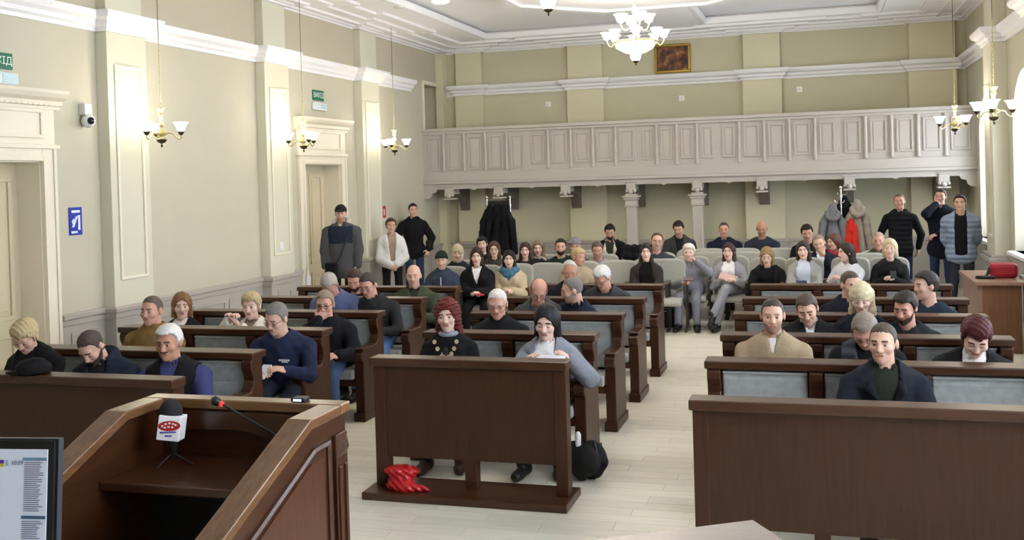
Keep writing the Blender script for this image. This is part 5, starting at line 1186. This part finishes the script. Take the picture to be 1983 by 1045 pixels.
MB().box(.012, .015, -.06, .06, .085, .11).box(.012, .015, .03, .06, -.09, .06).prism([(-.06, -.06), (-.03, -.06), (.03, .05), (0, .05)], 'x', .012, .015).prism([(-.06, .0), (-.03, .03), (-.02, .0), (-.05, -.03)], 'x', .012, .015).box(.012, .015, -.07, .02, -.12, -.10).build('pictogram', mat('#e7ebf6', .5, var=0), t)
p = wallx(743, 410); t = empty('fire_sign', (XL, p[1], p[2]), 'small red fire-extinguisher sign on the left wall', 'sign')
MB().box(0, .01, -.07, .07, -.1, .1).build('plate', mat('#c02630', .4, var=0), t); MB().box(.01, .012, -.02, .02, -.06, .03).box(.01, .012, -.035, .02, .035, .05).build('pictogram', mat('#f3e9ea', .5, var=0), t)
MB().box(0, .01, -.05, .05, -.16, -.115).build('label_plate', mat('#e8dede', .4, var=0), t)
for px, py, lab in ((545, 477, 'white light switch low on the second left pilaster'),):
    d = at(px, py, 1.)-CP; p = CP+d*(PLX/d[0]); t = empty('light_switch', (PLX, p[1], p[2]), lab, 'switch'); MB().box(0, .012, -.045, .045, -.06, .06).build('plate', mat('#eeeeee', .4, var=0), t, bevel=.004); MB().box(.012, .018, -.02, .02, -.035, .035).build('rocker', mat('#f6f6f6', .4, var=0), t)
for px, py, lab in ((1062, 202, 'white wall plate above the balcony, left one'), (1320, 190, 'white wall plate above the balcony, middle one'), (1548, 173, 'white wall plate above the balcony, right one')):
    p = at(px, py, YB); t = empty('wall_plate', (p[0], YB, p[2]), lab, 'wall plate', 'wall plates above the balcony'); MB().box(-.05, .05, -.012, 0, -.05, .05).build('plate', mat('#f0f0ea', .4, var=0), t, bevel=.004); MB().box(-.02, .02, -.016, -.012, -.02, .02).build('socket', mat('#dcdcd4', .4, var=0), t)
# framed painting: gilt frame, generic dark figure scene
a, b = at(1268, 112, YB-.02), at(1337, 112, YB-.02); za, zb = at(1302, 141, YB)[2], at(1302, 86, YB)[2]; xa, xb = a[0], b[0]
t = empty('framed_painting', ((xa+xb)/2, YB, za), 'gilt-framed dark figure painting high on the back wall', 'painting'); of = ((xa+xb)/2, YB, za)
MB().frame('y', YB-.012, xa, xb, za, zb, .045, -.045).build('frame', mat('#8d7330', .35, metal=.6), t, off=of, bevel=.008)
m = mat('#4a3220', .5, scale=9, var=.0); nt = m.node_tree; N = nt.nodes
n1 = N.new('ShaderNodeTexNoise'); n1.inputs['Scale'].default_value = 7; n1.inputs['Detail'].default_value = 6; tc = N.new('ShaderNodeTexCoord'); nt.links.new(tc.outputs['Object'], n1.inputs['Vector'])
cr = N.new('ShaderNodeValToRGB'); el = cr.color_ramp.elements; el[0].position = .35; el[0].color = lin('#2a1b14'); el[1].position = .72; el[1].color = lin('#d9b478')
for ps, cc in ((.47, '#4d2c1c'), (.55, '#7a4526'), (.62, '#8f6a3a')): e = el.new(ps); e.color = lin(cc)
nt.links.new(n1.outputs['Fac'], cr.inputs[0]); nt.links.new(cr.outputs[0], N['Principled BSDF'].inputs['Base Color'])
MB().box(xa+.03, xb-.03, YB-.02, YB-.005, za+.03, zb-.03).build('canvas', m, t, off=of)
